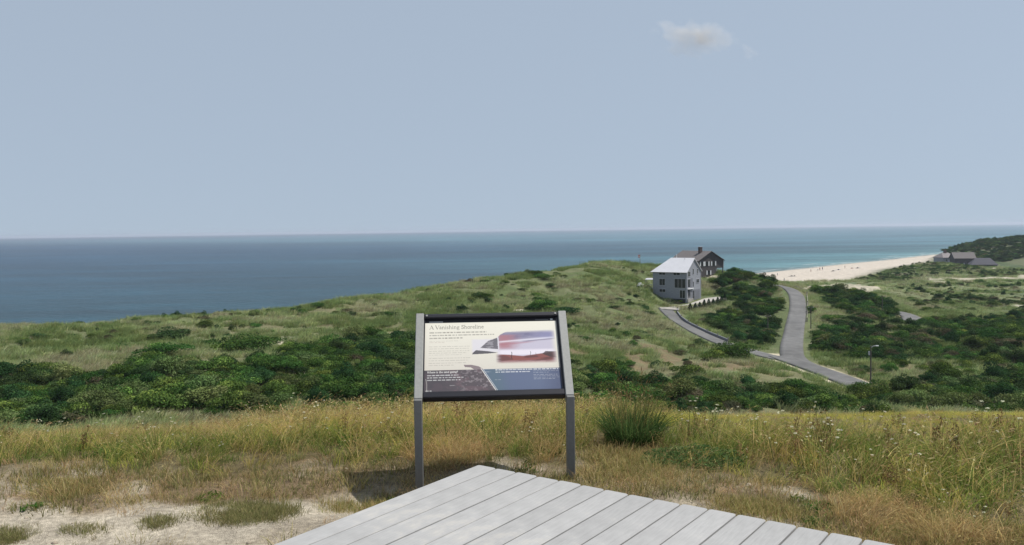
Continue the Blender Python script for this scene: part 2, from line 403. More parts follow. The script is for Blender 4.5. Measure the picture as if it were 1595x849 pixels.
for sc, am in ((.5, .15), (3.5, .2), (28., .28), (160., .34)):
    nz = N(t, 'ShaderNodeTexNoise'); nz.inputs['Scale'].default_value = sc; nz.inputs['Detail'].default_value = 4
    t.links.new(tc.outputs['Object'], nz.inputs['Vector'])
    mr = N(t, 'ShaderNodeMapRange'); mr.inputs[1].default_value = .3; mr.inputs[2].default_value = .7; mr.inputs[3].default_value = 1-am; mr.inputs[4].default_value = 1+am
    t.links.new(nz.outputs[0], mr.inputs[0])
    vm = N(t, 'ShaderNodeVectorMath', operation='SCALE'); t.links.new(prev, vm.inputs[0]); t.links.new(mr.outputs[0], vm.inputs['Scale']); prev = vm.outputs[0]
t.links.new(prev, p.inputs['Base Color'])
b = N(t, 'ShaderNodeBump'); b.inputs['Strength'].default_value = .9; b.inputs['Distance'].default_value = .015
t.links.new(nz.outputs[0], b.inputs['Height']); t.links.new(b.outputs[0], p.inputs['Normal']); t.links.new(p.outputs[0], o.inputs[0])
prop(ground(), kind='structure')

# ------------------------------------------------------------------ sea
m, t, o = newmat('sea_water'); M_sea = m
p = N(t, 'ShaderNodeBsdfPrincipled'); p.inputs['Roughness'].default_value = .30; p.inputs['IOR'].default_value = 1.33
p.inputs['Specular IOR Level'].default_value = .13
ca = N(t, 'ShaderNodeAttribute', attribute_name='Col'); tc = N(t, 'ShaderNodeTexCoord')
prev = ca.outputs['Color']
ang = math.atan2(SD[0], SD[1])
for sc, am, st in ((.0012, .34, 6), (.006, .26, 6), (.05, .22, 4)):
    mp = N(t, 'ShaderNodeMapping'); mp.inputs['Rotation'].default_value = (0, 0, rad(-8)); mp.inputs['Scale'].default_value = (1, st, 1)
    nz = N(t, 'ShaderNodeTexNoise'); nz.inputs['Scale'].default_value = sc; nz.inputs['Detail'].default_value = 5; nz.inputs['Roughness'].default_value = .6
    t.links.new(tc.outputs['Object'], mp.inputs[0]); t.links.new(mp.outputs[0], nz.inputs['Vector'])
    mr = N(t, 'ShaderNodeMapRange'); mr.inputs[1].default_value = .35; mr.inputs[2].default_value = .65; mr.inputs[3].default_value = 1-am; mr.inputs[4].default_value = 1+am
    t.links.new(nz.outputs[0], mr.inputs[0])
    vm = N(t, 'ShaderNodeVectorMath', operation='SCALE'); t.links.new(prev, vm.inputs[0]); t.links.new(mr.outputs[0], vm.inputs['Scale']); prev = vm.outputs[0]
t.links.new(prev, p.inputs['Base Color'])
mp = N(t, 'ShaderNodeMapping'); mp.inputs['Rotation'].default_value = (0, 0, rad(-20)); mp.inputs['Scale'].default_value = (1, 2.2, 1)
nz = N(t, 'ShaderNodeTexNoise'); nz.inputs['Scale'].default_value = .22; nz.inputs['Detail'].default_value = 7
t.links.new(tc.outputs['Object'], mp.inputs[0]); t.links.new(mp.outputs[0], nz.inputs['Vector'])
b = N(t, 'ShaderNodeBump'); b.inputs['Strength'].default_value = 1; b.inputs['Distance'].default_value = 1.0
t.links.new(nz.outputs[0], b.inputs['Height']); t.links.new(b.outputs[0], p.inputs['Normal']); t.links.new(p.outputs[0], o.inputs[0])
def sea():
    a = np.radians(np.concatenate([np.linspace(-180, -50, 30)[:-1], np.linspace(-50, 50, 260), np.linspace(50, 180, 30)[1:-1]]))
    r = np.concatenate([[60.], np.geomspace(90, 1500, 140)[:-1], np.geomspace(1500, 17500, 50)])
    R, A = np.meshgrid(r, a, indexing='ij'); x = (R*np.sin(A)).ravel(); y = (R*np.cos(A)).ravel(); z = np.full(len(x), SEA)
    s, t_ = shore(x, y); w = -s
    na = len(a); i, j = np.meshgrid(np.arange(len(r)-1), np.arange(na), indexing='ij'); i = i.ravel(); j = j.ravel(); j2 = (j+1) % na
    f = np.stack([i*na+j, i*na+j2, (i+1)*na+j2, (i+1)*na+j], 1)
    c = np.zeros((len(x), 3))+np.array([.007, .038, .078])
    c = lerp(c, (.010, .044, .056), np.exp(-np.clip(w, 0, None)/500.)*.9)
    c = lerp(c, (.085, .200, .215), np.exp(-np.clip(w, 0, None)/160.)*sst(-120, 60, t_)*.9)
    c = lerp(c, (.16, .22, .20), np.exp(-np.clip(w, 0, None)/12.)*sst(-120, 60, t_))
    c = lerp(c, (.070, .160, .195), sst(150, 1500, t_)*(1-sst(1500, 9000, w))*.75)
    return mesh('sea', np.stack([x, y, z], 1), f, M_sea, smooth=True, cols=c)
prop(sea(), kind='structure')
# thin broken lines of foam where the swell meets the beach
M_foam = solid('foam', (.75, .77, .76), .7)
def foam():
    mb = MB(); rr = np.random.default_rng(5)
    for off, dens in ((1.5, .8), (9, .35), (20, .2)):
        t0 = -300
        while t0 < 700:
            L = rr.uniform(8, 40)
            if rr.random() < dens:
                vs = []; k = 10
                for i in range(k+1):
                    tt = t0+L*i/k; base = SA+SD*tt
                    s0 = 0
                    for _ in range(3):
                        q = base+SN*s0; s_, _t = shore(q[0], q[1]); s0 += (-off-s_)
                    wv = .25+.75*math.sin(math.pi*i/k)*rr.uniform(.6, 1.1)
                    q1 = base+SN*(s0-wv*.5); q2 = base+SN*(s0+wv*.5)
                    vs += [(q1[0], q1[1], SEA+.10), (q2[0], q2[1], SEA+.10)]
                mb.add(vs, [(2*i, 2*i+1, 2*i+3, 2*i+2) for i in range(k)])
            t0 += L*rr.uniform(.9, 1.3)
    return mb.build('surf_foam', M_foam)
prop(foam(), label='thin white lines of surf along the edge of the beach', cat='surf', kind='stuff')

# ------------------------------------------------------------------ roads
def asphalt(name, c):
    m, t, o = newmat(name)
    p = N(t, 'ShaderNodeBsdfPrincipled'); p.inputs['Roughness'].default_value = .85; tc = N(t, 'ShaderNodeTexCoord')
    prev = None
    vm0 = N(t, 'ShaderNodeRGB'); vm0.outputs[0].default_value = (*c, 1); prev = vm0.outputs[0]
    for sc, am in ((.12, .22), (.7, .20), (14, .1)):
        nz = N(t, 'ShaderNodeTexNoise'); nz.inputs['Scale'].default_value = sc; nz.inputs['Detail'].default_value = 4
        t.links.new(tc.outputs['Object'], nz.inputs['Vector'])
        mr = N(t, 'ShaderNodeMapRange'); mr.inputs[1].default_value = .3; mr.inputs[2].default_value = .7; mr.inputs[3].default_value = 1-am; mr.inputs[4].default_value = 1+am
        t.links.new(nz.outputs[0], mr.inputs[0])
        vm = N(t, 'ShaderNodeVectorMath', operation='SCALE'); t.links.new(prev, vm.inputs[0]); t.links.new(mr.outputs[0], vm.inputs['Scale']); prev = vm.outputs[0]
    t.links.new(prev, p.inputs['Base Color']); t.links.new(p.outputs[0], o.inputs[0]); return m
M_asph = asphalt('worn_asphalt', (.108, .106, .103))
M_conc = asphalt('pale_concrete', (.33, .31, .28))
def strip(name, pl, w, mat, lift, wend=None):
    pl = np.array(pl); q = [pl[0]]
    for a, b in zip(pl[:-1], pl[1:]):
        k = max(1, int(np.hypot(*(b-a))/1.0))
        for i in range(1, k+1): q.append(a+(b-a)*i/k)
    q = np.array(q); tg = np.gradient(q, axis=0); tg /= np.linalg.norm(tg, axis=1)[:, None]; nm = np.stack([tg[:, 1], -tg[:, 0]], 1)
    K = 6; V = []; lens = np.linspace(0, 1, len(q))
    zc = height(q[:, 0], q[:, 1])
    for k in range(K+1):
        o_ = (k/K-.5)*(w+(0 if wend is None else (wend-w)*lens))
        xy = q+nm*o_[:, None] if hasattr(o_, '__len__') else q+nm*o_
        V.append(np.stack([xy[:, 0], xy[:, 1], np.maximum(height(xy[:, 0], xy[:, 1]), zc-.3)+lift], 1))
    V.insert(0, V[0]-np.array([0, 0, .5])); V.append(V[-1]-np.array([0, 0, .5]))
    V = np.stack(V, 1); n_, k_ = V.shape[:2]
    i, j = np.meshgrid(np.arange(n_-1), np.arange(k_-1), indexing='ij'); i = i.ravel(); j = j.ravel()
    f = np.stack([i*k_+j, i*k_+j+1, (i+1)*k_+j+1, (i+1)*k_+j], 1)[:, ::-1]
    return prop(mesh(name, V.reshape(-1, 3), f, mat), kind='structure')
strip('driveway', rd_drive, 3.2, M_asph, .14)
strip('beach_road', rd_up, 3.9, M_asph, .165)
strip('valley_road', rd_low, 4.3, M_asph, .19)
strip('road_bend', rd_bit, 4.2, M_asph, .16)
def pad(name, pts, mat, lift, thick=.5):
    poly = wpoly(pts); c = np.mean(poly, axis=0); z = max(height(np.array([a]), np.array([b]))[0] for a, b in poly)
    mb = MB(); n_ = len(poly); R_ = 8; V = []
    for k in range(R_+1):
        for (a, b) in poly:
            X = c[0]+(a-c[0])*k/R_; Y = c[1]+(b-c[1])*k/R_; V.append((X, Y, float(height(np.array([X]), np.array([Y]))[0])+lift))
    for (a, b, z_) in V[-n_:]: pass
    V += [(a, b, z_-thick) for (a, b, z_) in V[-n_:]]
    f = [(k*n_+i, k*n_+(i+1) % n_, (k+1)*n_+(i+1) % n_, (k+1)*n_+i) for k in range(R_+1) for i in range(n_)]
    return prop(mesh(name, V, [q[::-1] for q in f], mat), kind='structure')
pad('parking_apron', [(1027,474),(1030,478),(1056,480),(1070,478),(1100,472),(1131,467),(1126,463.5),(1100,465),(1070,471),(1040,472)], M_conc, .2)

# ------------------------------------------------------------------ instanced stuff
def gn_scatter(name, proto, pts, rot, scl, **k):
    me = bpy.data.meshes.new(name); me.from_pydata([tuple(p) for p in pts], [], []); 
    a = me.attributes.new('rot', 'FLOAT_VECTOR', 'POINT'); a.data.foreach_set('vector', np.asarray(rot, float).ravel())
    a = me.attributes.new('scl', 'FLOAT_VECTOR', 'POINT'); a.data.foreach_set('vector', np.asarray(scl, float).ravel())
    o = bpy.data.objects.new(name, me); COL.objects.link(o)
    g = bpy.data.node_groups.new('scatter', 'GeometryNodeTree')
    g.interface.new_socket('Geometry', in_out='INPUT', socket_type='NodeSocketGeometry'); g.interface.new_socket('Geometry', in_out='OUTPUT', socket_type='NodeSocketGeometry')
    gi = g.nodes.new('NodeGroupInput'); go = g.nodes.new('NodeGroupOutput'); oi = g.nodes.new('GeometryNodeObjectInfo'); oi.inputs[0].default_value = proto
    oi.inputs['As Instance'].default_value = True
    ip = g.nodes.new('GeometryNodeInstanceOnPoints')
    r = g.nodes.new('GeometryNodeInputNamedAttribute'); r.data_type = 'FLOAT_VECTOR'; r.inputs[0].default_value = 'rot'
    s = g.nodes.new('GeometryNodeInputNamedAttribute'); s.data_type = 'FLOAT_VECTOR'; s.inputs[0].default_value = 'scl'
    e = g.nodes.new('FunctionNodeEulerToRotation')
    L = g.links.new
    L(gi.outputs[0], ip.inputs['Points']); L(oi.outputs['Geometry'], ip.inputs['Instance']); L(r.outputs[0], e.inputs[0]); L(e.outputs[0], ip.inputs['Rotation']); L(s.outputs[0], ip.inputs['Scale']); L(ip.outputs[0], go.inputs[0])
    md = o.modifiers.new('scatter', 'NODES'); md.node_group = g
    return prop(o, kind='stuff', **k)

def blades(rr, n_, h, hv, spread, w, lean, bend, cols, seed_head=0, head=(.05, .010), headcol=None, segs=4, tipw=.15):
    V = []; Fc = []; C = []
    for i in range(n_):
        ang = rr.uniform(0, 2*math.pi); r = spread*math.sqrt(rr.random()); x, y = r*math.cos(ang), r*math.sin(ang)
        H = h*(1+hv*rr.uniform(-1, 1)); L = lean*rr.uniform(.4, 1.5); la = rr.normal(0, .55)
        out = rr.uniform(0, bend); oa = ang+rr.normal(0, .6)
        dx = L*math.cos(la)+out*math.cos(oa); dy = L*math.sin(la)+out*math.sin(oa)
        wa = rr.uniform(0, math.pi); wx, wy = math.cos(wa)*w/2, math.sin(wa)*w/2
        c = np.array(cols[rr.integers(len(cols))])*rr.uniform(.75, 1.25)
        b = len(V)
        for k in range(segs+1):
            t = k/segs; px = x+dx*H*t**1.8; py = y+dy*H*t**1.8; pz = H*t*(1-.22*min(1.6, dx*dx+dy*dy)*t*t)
            ww = 1-(1-tipw)*t**1.5
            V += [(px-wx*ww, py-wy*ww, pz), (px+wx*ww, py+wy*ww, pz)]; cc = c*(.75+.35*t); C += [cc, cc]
            if k: q = b+2*k; Fc.append((q-2, q-1, q+1, q))
        if rr.random() < seed_head:
            hc = np.array(headcol[rr.integers(len(headcol))])*rr.uniform(.8, 1.2); b = len(V)
            ex = dx*2.4; ey = dy*2.4; dz = rr.uniform(-.7, .9); l = head[0]*rr.uniform(.7, 1.4); nn = math.sqrt(ex*ex+ey*ey+1)
            d = np.array([ex, ey, dz])/nn; p0 = np.array([px, py, pz-.01]); s_ = np.array([wx, wy, 0])/(w/2)*head[1]/2*rr.uniform(.7, 1.3); s2 = np.array([-s_[1], s_[0], 0])
            for sv in (s_, s2):
                b = len(V); V += [tuple(p0), tuple(p0+d*l*.4+sv), tuple(p0+d*l), tuple(p0+d*l*.4-sv)]; C += [hc]*4; Fc.append((b, b+1, b+2, b+3))
    return V, np.array(Fc), np.array(C)
def proto(name, args, mat): 
    v, f, c = args; return mesh(name, v, f, mat, link=False, cols=c)

def shrub_mesh(seed, R=1.6, Hh=1.5, nl=11, nleaf=2600, ls=.15, cols=None, link=False):
    rr = np.random.default_rng(seed); V = []; C = []
    lobes = []
    for i in range(nl):
        a = rr.uniform(0, 6.28); q = rr.uniform(.0, .75)*R; lr = rr.uniform(.35, .6)*R*(1-.3*q/R)
        lobes.append((q*math.cos(a), q*math.sin(a), Hh*rr.uniform(.25, .78)*(1-.4*q/R), lr, lr*rr.uniform(.55, .85)*Hh/R))
    cols = cols or [(.050, .085, .026), (.036, .066, .020), (.070, .105, .032)]
    per = nleaf//nl
    Fv = []
    for (x, y, z, r, rz) in lobes:
        u = rr.normal(size=(per, 3)); u /= np.linalg.norm(u, axis=1)[:, None]; u[:, 2] = np.where(u[:, 2] < -.3, -u[:, 2], u[:, 2])
        rd = 1-.35*rr.random(per)**2.; rd *= 1+.16*np.sin(u[:, 0]*9+x*5)*np.sin(u[:, 1]*8+y)*np.cos(u[:, 2]*7)
        c = np.stack([x+u[:, 0]*r*rd, y+u[:, 1]*r*rd, np.maximum(z+u[:, 2]*rz*rd, .03)], 1)
        nrm = u+rr.normal(0, .55, (per, 3)); nrm /= np.linalg.norm(nrm, axis=1)[:, None]
        t1 = np.cross(nrm, rr.normal(size=(per, 3))); t1 /= np.linalg.norm(t1, axis=1)[:, None]; t2 = np.cross(nrm, t1)
        s = ls*rr.uniform(.5, 1.3, per)[:, None]
        q = np.stack([c-t1*s*.5, c-t2*s*.33+nrm*s*.08, c+t1*s*.6, c+t2*s*.33-nrm*s*.05], 1); V.append(q.reshape(-1, 3))
        base = np.array(cols[rr.integers(len(cols))])*rr.uniform(.8, 1.2)
        C.append(np.repeat(base[None]*rr.uniform(.65, 1.35, (per, 1)), 4, 0))
    V = np.concatenate(V); C = np.concatenate(C); f = np.arange(len(V)).reshape(-1, 4)
    return V, f, C
SHRUBS = []
for i, (R, H_, kk) in enumerate([(1.6, 1.5, 0), (1.9, 1.4, 0), (1.3, 1.6, 1), (1.7, 1.2, 1), (1.5, 1.7, 2), (1.8, 1.3, 3)]):
    cs = [[(.064, .125, .030), (.045, .095, .023), (.110, .175, .040)], [(.036, .074, .026), (.028, .060, .022), (.058, .105, .034)],
          [(.125, .175, .060), (.10, .15, .05), (.15, .19, .075)], [(.105, .095, .055), (.085, .095, .048), (.125, .110, .065)]][kk]
    SHRUBS.append(proto('shrub_form', shrub_mesh(100+i, R, H_, 14, 3900, .122, cs), M_leaf))

def scatter_poly(poly, spacing, seed, jitter=.9, maxn=20000):
    rr = np.random.default_rng(seed); a = np.array(poly); x0, y0 = a.min(0); x1, y1 = a.max(0)
    gx, gy = np.meshgrid(np.arange(x0, x1, spacing), np.arange(y0, y1, spacing)); x = gx.ravel()+rr.uniform(-.5, .5, gx.size)*spacing*jitter*2; y = gy.ravel()+rr.uniform(-.5, .5, gx.size)*spacing*jitter*2
    ok = inpoly(x, y, poly); s, _ = shore(x, y); ok &= (s > 30) & (road_dist(x, y) > 2.0)
    return x[ok], y[ok], rr
def thicket(poly, name_label, spacing, seed, weights, smin=.5, smax=1.5, thr=.36, nm='shrub_thicket'):
    x, y, rr = scatter_poly(poly, spacing, seed); n1 = fbm(x/11, y/11, seed+50, 3)
    ok = n1 > thr
    for pl in SANDP: ok &= ~(inpoly(x, y, pl) | inpoly(x, y+1.2, pl) | inpoly(x, y-1.2, pl))
    x, y, n1 = x[ok], y[ok], n1[ok]
    w = np.array(weights, float); w /= w.sum(); ch = rr.choice(len(SHRUBS), len(x), p=w)
    for k in range(len(SHRUBS)):
        s = ch == k
        if s.sum() == 0: continue
        X, Y = x[s], y[s]; Z = height(X, Y)-.12; sc = rr.uniform(smin, smax, len(X))*(.75+.6*n1[s])
        scl = np.stack([sc*rr.uniform(.85, 1.2, len(X)), sc*rr.uniform(.85, 1.2, len(X)), sc*rr.uniform(.65, 1.15, len(X))], 1)
        rot = np.stack([rr.normal(0, .06, len(X)), rr.normal(0, .06, len(X)), rr.uniform(0, 6.28, len(X))], 1)
        gn_scatter(nm, SHRUBS[k], np.stack([X, Y, Z], 1), rot, scl, label=name_label, cat='shrubs', group=name_label)
GREENW = [3, 3, 2, 1.5, .8, .4]
thicket(TH_LEFT, 'dense dark green shrub thicket filling the valley left of the sign', 1.7, 1, [3, 3, 3, 2, 1.6, .35], thr=.33)
thicket(TH_MID, 'dense green shrub thicket in the valley behind and right of the sign', 1.75, 2, [3, 3, 3, 2, 1.4, .3])
thicket(TH_HILL, 'dark shrub thicket on the hill between the grey house and the road', 1.9, 3, [1.5, 1.5, 3, 2, .5, .6])
thicket(TH_SPUR, 'dark shrub belt running along the spur right of the beach road', 1.8, 4, [1.5, 1, 3, 2.5, .3, .3])
thicket(TH_RIGHT, 'broad dark shrub thicket in the valley at the right', 1.9, 5, [1.5, 1.5, 3, 2, .3, 1.5], thr=.22)
thicket(TH_RLOW, 'green shrub thicket below the meadow crest at the right', 1.8, 6, [3, 3, 1.5, 1, 1.5, .4])
thicket(TH_RFAR, 'scattered low shrubs in the green marsh at the right', 2.6, 8, [1, 1, 3, 3, .5, 1], .5, 1.1, thr=.36)
HILLP = [tuple(P(*q)[:2]) for q in ((1472,408,575),(1470,407,650),(1520,392,690),(1600,371,720),(1720,366,720),(1720,412,540),(1560,412,540),(1510,408,560))]
thicket(HILLP, 'dark scrub covering the far hill at the right edge', 3.2, 9, [1, 1, 3, 3, 0, .5], .9, 1.7, thr=.28)
MARSHP = wpoly([(1330,436),(1400,418),(1470,410),(1540,421),(1700,423),(1700,432),(1440,430),(1380,441)])
thicket(MARSHP, 'low dark scrub on the dunes behind the beach', 3.0, 10, [1, 1, 3, 3, .3, 1], .5, 1.0, thr=.36)
VALP = wpoly([(1300,556),(1400,562),(1500,572),(1600,580),(1700,590),(1700,606),(1520,606),(1400,602),(1345,598)])
thicket(VALP, 'scattered green shrubs on the brownish valley floor right of the lamp pole', 2.7, 13, [3, 2, 2, 2, 1, 1.5], .4, 1.0, thr=.40)
MARSH2 = wpoly([(1390,446),(1500,440),(1700,438),(1700,470),(1480,464),(1420,466)])
thicket(MARSH2, 'low reedy scrub in patches across the green marsh', 3.4, 14, [1, 1, 3, 2, 1, .5], .4, .9, thr=.50)
DUNEP = wpoly([(0,508),(200,493),(500,470),(720,442),(900,412),(1000,418),(1020,470),(1050,520),(1150,560),(1000,600),(650,600),(640,500),(400,540),(0,560)])
thicket(DUNEP, 'small scattered low shrubs on the grassy dune slope', 3.6, 12, [1, 1, 1.5, 2, .6, 1.2], .3, .8, thr=.53)

# dune grass
rr = np.random.default_rng(77)
DG = []
for i, cs in enumerate([[(.44, .48, .25), (.35, .40, .19), (.54, .55, .34)], [(.27, .34, .14), (.34, .40, .18), (.22, .28, .11)], [(.50, .46, .30), (.40, .34, .21), (.56, .52, .38)]]):
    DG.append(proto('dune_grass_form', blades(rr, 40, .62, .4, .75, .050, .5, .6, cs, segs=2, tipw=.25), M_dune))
def dune():
    rr = np.random.default_rng(3)
    n_ = 190000
    az = np.radians(rr.uniform(-36, 37, n_)); r = np.where(rr.random(n_) < .8, np.sqrt(rr.uniform(70**2, 290**2, n_)), np.sqrt(rr.uniform(290**2, 560**2, n_))); 
    x = r*np.sin(az); y = r*np.cos(az)
    s, t_ = shore(x, y); ok = (s > beachw(t_)+9) & (road_dist(x, y) > 1.6)
    for pl in (TH_LEFT, TH_MID, TH_HILL, TH_SPUR): ok &= ~(inpoly(x, y, pl) & (rr.random(n_) < .85))
    for pl in SANDP: ok &= ~inpoly(x, y, pl)
    ok &= ~((np.abs(x-48) < 7) & (np.abs(y-208) < 7))
    ok &= (fbm(x/2.6, y/2.6, 95, 3)+.9*(fbm(x/9, y/9, 96, 3)-.5)+rr.normal(0, .05, n_) > .43)
    x, y = x[ok], y[ok]; nz = fbm(x/14, y/14, 91, 4)+rr.normal(0, .07, len(x))
    z = height(x, y)-.03
    kind = np.where(nz > .60, 2, np.where(nz < .48, 1, 0))
    for k, lab in enumerate(('pale green beach grass covering the dunes', 'darker green beach grass in the dune hollows', 'straw coloured dry beach grass on the dune slopes')):
        q = kind == k; m_ = q.sum(); sc = rr.uniform(.7, 1.35, m_)*(1+.5*sst(290, 400, np.hypot(x[q], y[q])))
        gn_scatter('dune_grass', DG[k], np.stack([x[q], y[q], z[q]], 1), np.stack([rr.normal(0, .05, m_), rr.normal(0, .05, m_), rr.normal(0, .5, m_)], 1), np.stack([sc, sc, sc*rr.uniform(.6, 1.2, m_)], 1), label=lab, cat='grass')
dune()
#@@VEG@@
# ------------------------------------------------------------------ single shrubs that stand out
def shrub_thing(px, py, R, Hh, label, form=0, name='shrub', group=None, y0=60, sq=(1, 1, 1)):
    x, y = Wp(px, py, y0); z = float(height(np.array([x]), np.array([y]))[0])
    e = empty(name, (x, y, z-.1), random.uniform(0, 6.28), label=label, cat='shrub', group=group)
    src = SHRUBS[form]
    c = bpy.data.objects.new('crown', src.data); COL.objects.link(c); c.parent = e; k = R/1.7
    c.scale = (k*sq[0], k*sq[1], Hh/1.7*sq[2])
    mb = MB(); rs = random.Random(int(px))
    for i in range(5):
        a = rs.uniform(0, 6.28); mb.tube([(0, 0, -.1), (.3*R*math.cos(a), .3*R*math.sin(a), Hh*.35), (.55*R*math.cos(a), .55*R*math.sin(a), Hh*.7)], [.06, .04, .02], 5)
    mb.build('stem', M_bark, e)
    return e
for a in [
 (26, 503, 2.0, 1.3, 'dark shrub alone on the left end of the ridge against the sea', 1),
 (320, 508, 2.0, 1.6, 'round green shrub on the pale dune slope above the wide thicket', 0),
 (262, 527, 4.6, 2.0, 'broad pale-edged shrub on the dune slope left of the round green one', 2),
 (385, 545, 5.0, 3.0, 'large dark shrub directly left of the small bare sand scar', 1),
 (255, 560, 3.8, 2.2, 'low wide green shrub at the upper edge of the left thicket', 0),
 (190, 551, 1.3, .9, 'small isolated shrub in pale grass above the left thicket', 1),
 (60, 527, 2.4, 1.0, 'low faded shrub in the pale grass at the far left', 2),
 (522, 470, 3.4, 1.6, 'dark low shrub on the ridge line left of the sign', 1),
 (600, 488, 2.8, 1.2, 'flat dark shrub on the slope just left of the sign', 3),
 (748, 468, 2.6, 2.4, 'round dark green shrub high on the dune above the sign panel', 1),
 (832, 430, 2.0, 1.8, 'dark shrub at the top of the diagonal shrub line on the dune', 1),
 (840, 436, 2.0, 1.7, 'second dark shrub down the diagonal shrub line on the dune', 1),
 (848, 441, 2.0, 1.6, 'third dark shrub down the diagonal shrub line on the dune', 1),
 (856, 446, 1.8, 1.4, 'fourth dark shrub down the diagonal shrub line on the dune', 3),
 (865, 450, 1.3, 1.0, 'lowest and smallest shrub of the diagonal shrub line on the dune', 3),
 (835, 465, 2.6, 1.3, 'bright green low shrub on the dune above the right sign post', 0),
 (848, 485, 4.2, 2.6, 'large green shrub just above the right end of the sign', 0),
 (880, 490, 3.4, 2.2, 'brownish dark shrub right of the sign top on the dune', 3),
 (960, 484, 2.2, 1.0, 'low dark shrub on the slope between sign and driveway', 3),
 (1005, 490, 2.6, 1.3, 'dark low shrub just left of where the driveway starts', 3),
 (1143, 558, 3.8, 3.2, 'big round green shrub overhanging the lower edge of the driveway', 1),
 (1112, 560, 2.6, 2.2, 'round green shrub left of the big one beside the driveway', 0),
 (1075, 585, 3.0, 2.0, 'green shrub in the brown grass below the driveway', 0),
 (1240, 613, 3.0, 2.0, 'bright green shrub below the road near the crest of the meadow', 0),
 (1200, 612, 2.6, 2.0, 'dark green shrub left of the bright one below the road', 1),
 (1387, 491, 2.2, 2.6, 'dark rounded shrub at the end of the spur beside the road bend', 1),
 (1262, 488, 1.2, 2.4, 'narrow dark shrub beside the right edge of the beach road', 1),
 (1316, 548, 3.4, 2.4, 'dark shrub above the bare brown patch right of the junction', 1),
 (1290, 545, 3.0, 2.2, 'grey-brown shrub at the right corner of the road junction', 3),
 (1482, 436, 2.6, 1.2, 'dark low shrub between two pale sand strips far right', 1),
 (1300, 505, 3.0, 1.8, 'green shrub on the pale grass bank right of the beach road', 1),
 (1112, 440, 2.4, 2.2, 'shrub at the top left of the hill thicket beside the brown house', 1),
 (1160, 437, 3.6, 3.0, 'tallest shrub on the hilltop between house and beach road', 1),
 (1318, 627, 2.2, 2.0, 'green shrub hiding the near end of the lower road, left one', 0),
 (1352, 622, 2.8, 2.6, 'big green shrub hiding the near end of the lower road beside the lamp pole', 1),
 (1386, 618, 2.8, 2.6, 'dark green shrub right of the lamp pole at the meadow crest', 1),
 (150, 505, 2.2, .9, 'faint low shrub on the far left dune just below the ridge', 2),
 (226, 496, 2.6, 1.1, 'low dark shrub cresting the ridge toward the left', 3),
 (1350, 462, 2.6, 1.8, 'dark shrub midway along the spur ridge above the marsh', 1),
]: shrub_thing(*a)
# conifers in a row along the apron wall
def cone_mesh(seed):
    rr = np.random.default_rng(seed); n_ = 900; t = rr.random(n_)**.8; a = rr.uniform(0, 6.28, n_)
    r = .62*(1-t)**.7*(1-.35*rr.random(n_)**2)*(1+.18*np.sin(a*5+t*9)); c = np.stack([r*np.cos(a), r*np.sin(a), .08+1.9*t], 1)
    nrm = np.stack([np.cos(a), np.sin(a), .6+0*a], 1)+rr.normal(0, .4, (n_, 3)); nrm /= np.linalg.norm(nrm, axis=1)[:, None]
    t1 = np.cross(nrm, rr.normal(size=(n_, 3))); t1 /= np.linalg.norm(t1, axis=1)[:, None]; t2 = np.cross(nrm, t1); s_ = .14
    q = np.stack([c-t1*s_*.5, c-t2*s_*.3, c+t1*s_*.6, c+t2*s_*.3], 1).reshape(-1, 3)
    C = np.repeat(np.array([.024, .045, .022])*rr.uniform(.6, 1.4, (n_, 1)), 4, 0)
    return q, np.arange(len(q)).reshape(-1, 4), C
conem = proto('crown', cone_mesh(4), M_leaf)
cpx = [(1075, 482), (1083, 481), (1090, 480), (1097, 479), (1104, 477.5), (1111, 475.5), (1118, 474), (1124, 472), (1129, 469.5)]
for i, (px, py) in enumerate(cpx):
    x, y = Wp(px, py); z = float(height(np.array([x]), np.array([y]))[0])
    e = empty('conifer_shrub', (x, y, z-.05), i*1.3, label=('small dark conifer at the driveway end of the row along the apron wall' if i == 0 else 'small dark conifer at the far right end of the row along the apron wall' if i == 8 else 'small dark upright conifer within the row along the pale apron wall'), cat='conifer', group='row of small conifers in front of the grey house')
    c = bpy.data.objects.new('crown', conem.data); COL.objects.link(c); c.parent = e; c.scale = (1.15, 1.15, random.uniform(.75, 1.1))
    mb = MB().tube([(0, 0, -.2), (0, 0, 1.2)], [.05, .02], 5); mb.build('trunk', M_bark, e)

# ------------------------------------------------------------------ materials of built things
M_shingle = solid('grey_weathered_shingle', (.27, .28, .31), .85, nscale=1.4, namt=.16, stretch=(1, 1, 5))
M_shdark = solid('dark_brown_shingle', (.085, .075, .075), .9, nscale=1.6, namt=.2, stretch=(1, 1, 5))
M_roofw = solid('white_metal_roof', (.58, .575, .60), .45, nscale=.7, namt=.05)
M_roofb = solid('brown_grey_roof_shingle', (.125, .112, .110), .9, nscale=2, namt=.16, stretch=(1, 1, 4))
M_trimw = solid('white_trim', (.72, .72, .72), .5, namt=.04)
M_trimg = solid('grey_trim', (.42, .42, .45), .6, namt=.06)
M_glass = solid('window_glass', (.02, .025, .032), .12, nscale=.6, namt=.2, spec=.8)
M_brick = solid('chimney_brick', (.10, .07, .065), .9, nscale=5, namt=.25)
M_door = solid('dark_door', (.035, .035, .04), .5)
M_panelg = solid('grey_panel', (.17, .175, .20), .7, namt=.1)
M_wood = solid('weathered_timber', (.30, .27, .23), .85, nscale=5, namt=.2, stretch=(1, 1, .3))
M_black = solid('black_metal', (.012, .012, .018), .42, nscale=20, namt=.1, spec=.4)
M_post_shade = solid('shaded_bronze_post', (.135, .135, .13), .5, nscale=60, namt=.1, bump=.05)  # darkened copy of the arm metal; shade on the uprights put into the colour
M_post = solid('bronze_grey_metal', (.27, .27, .255), .45, metal=.0, nscale=60, namt=.10, bump=.05)

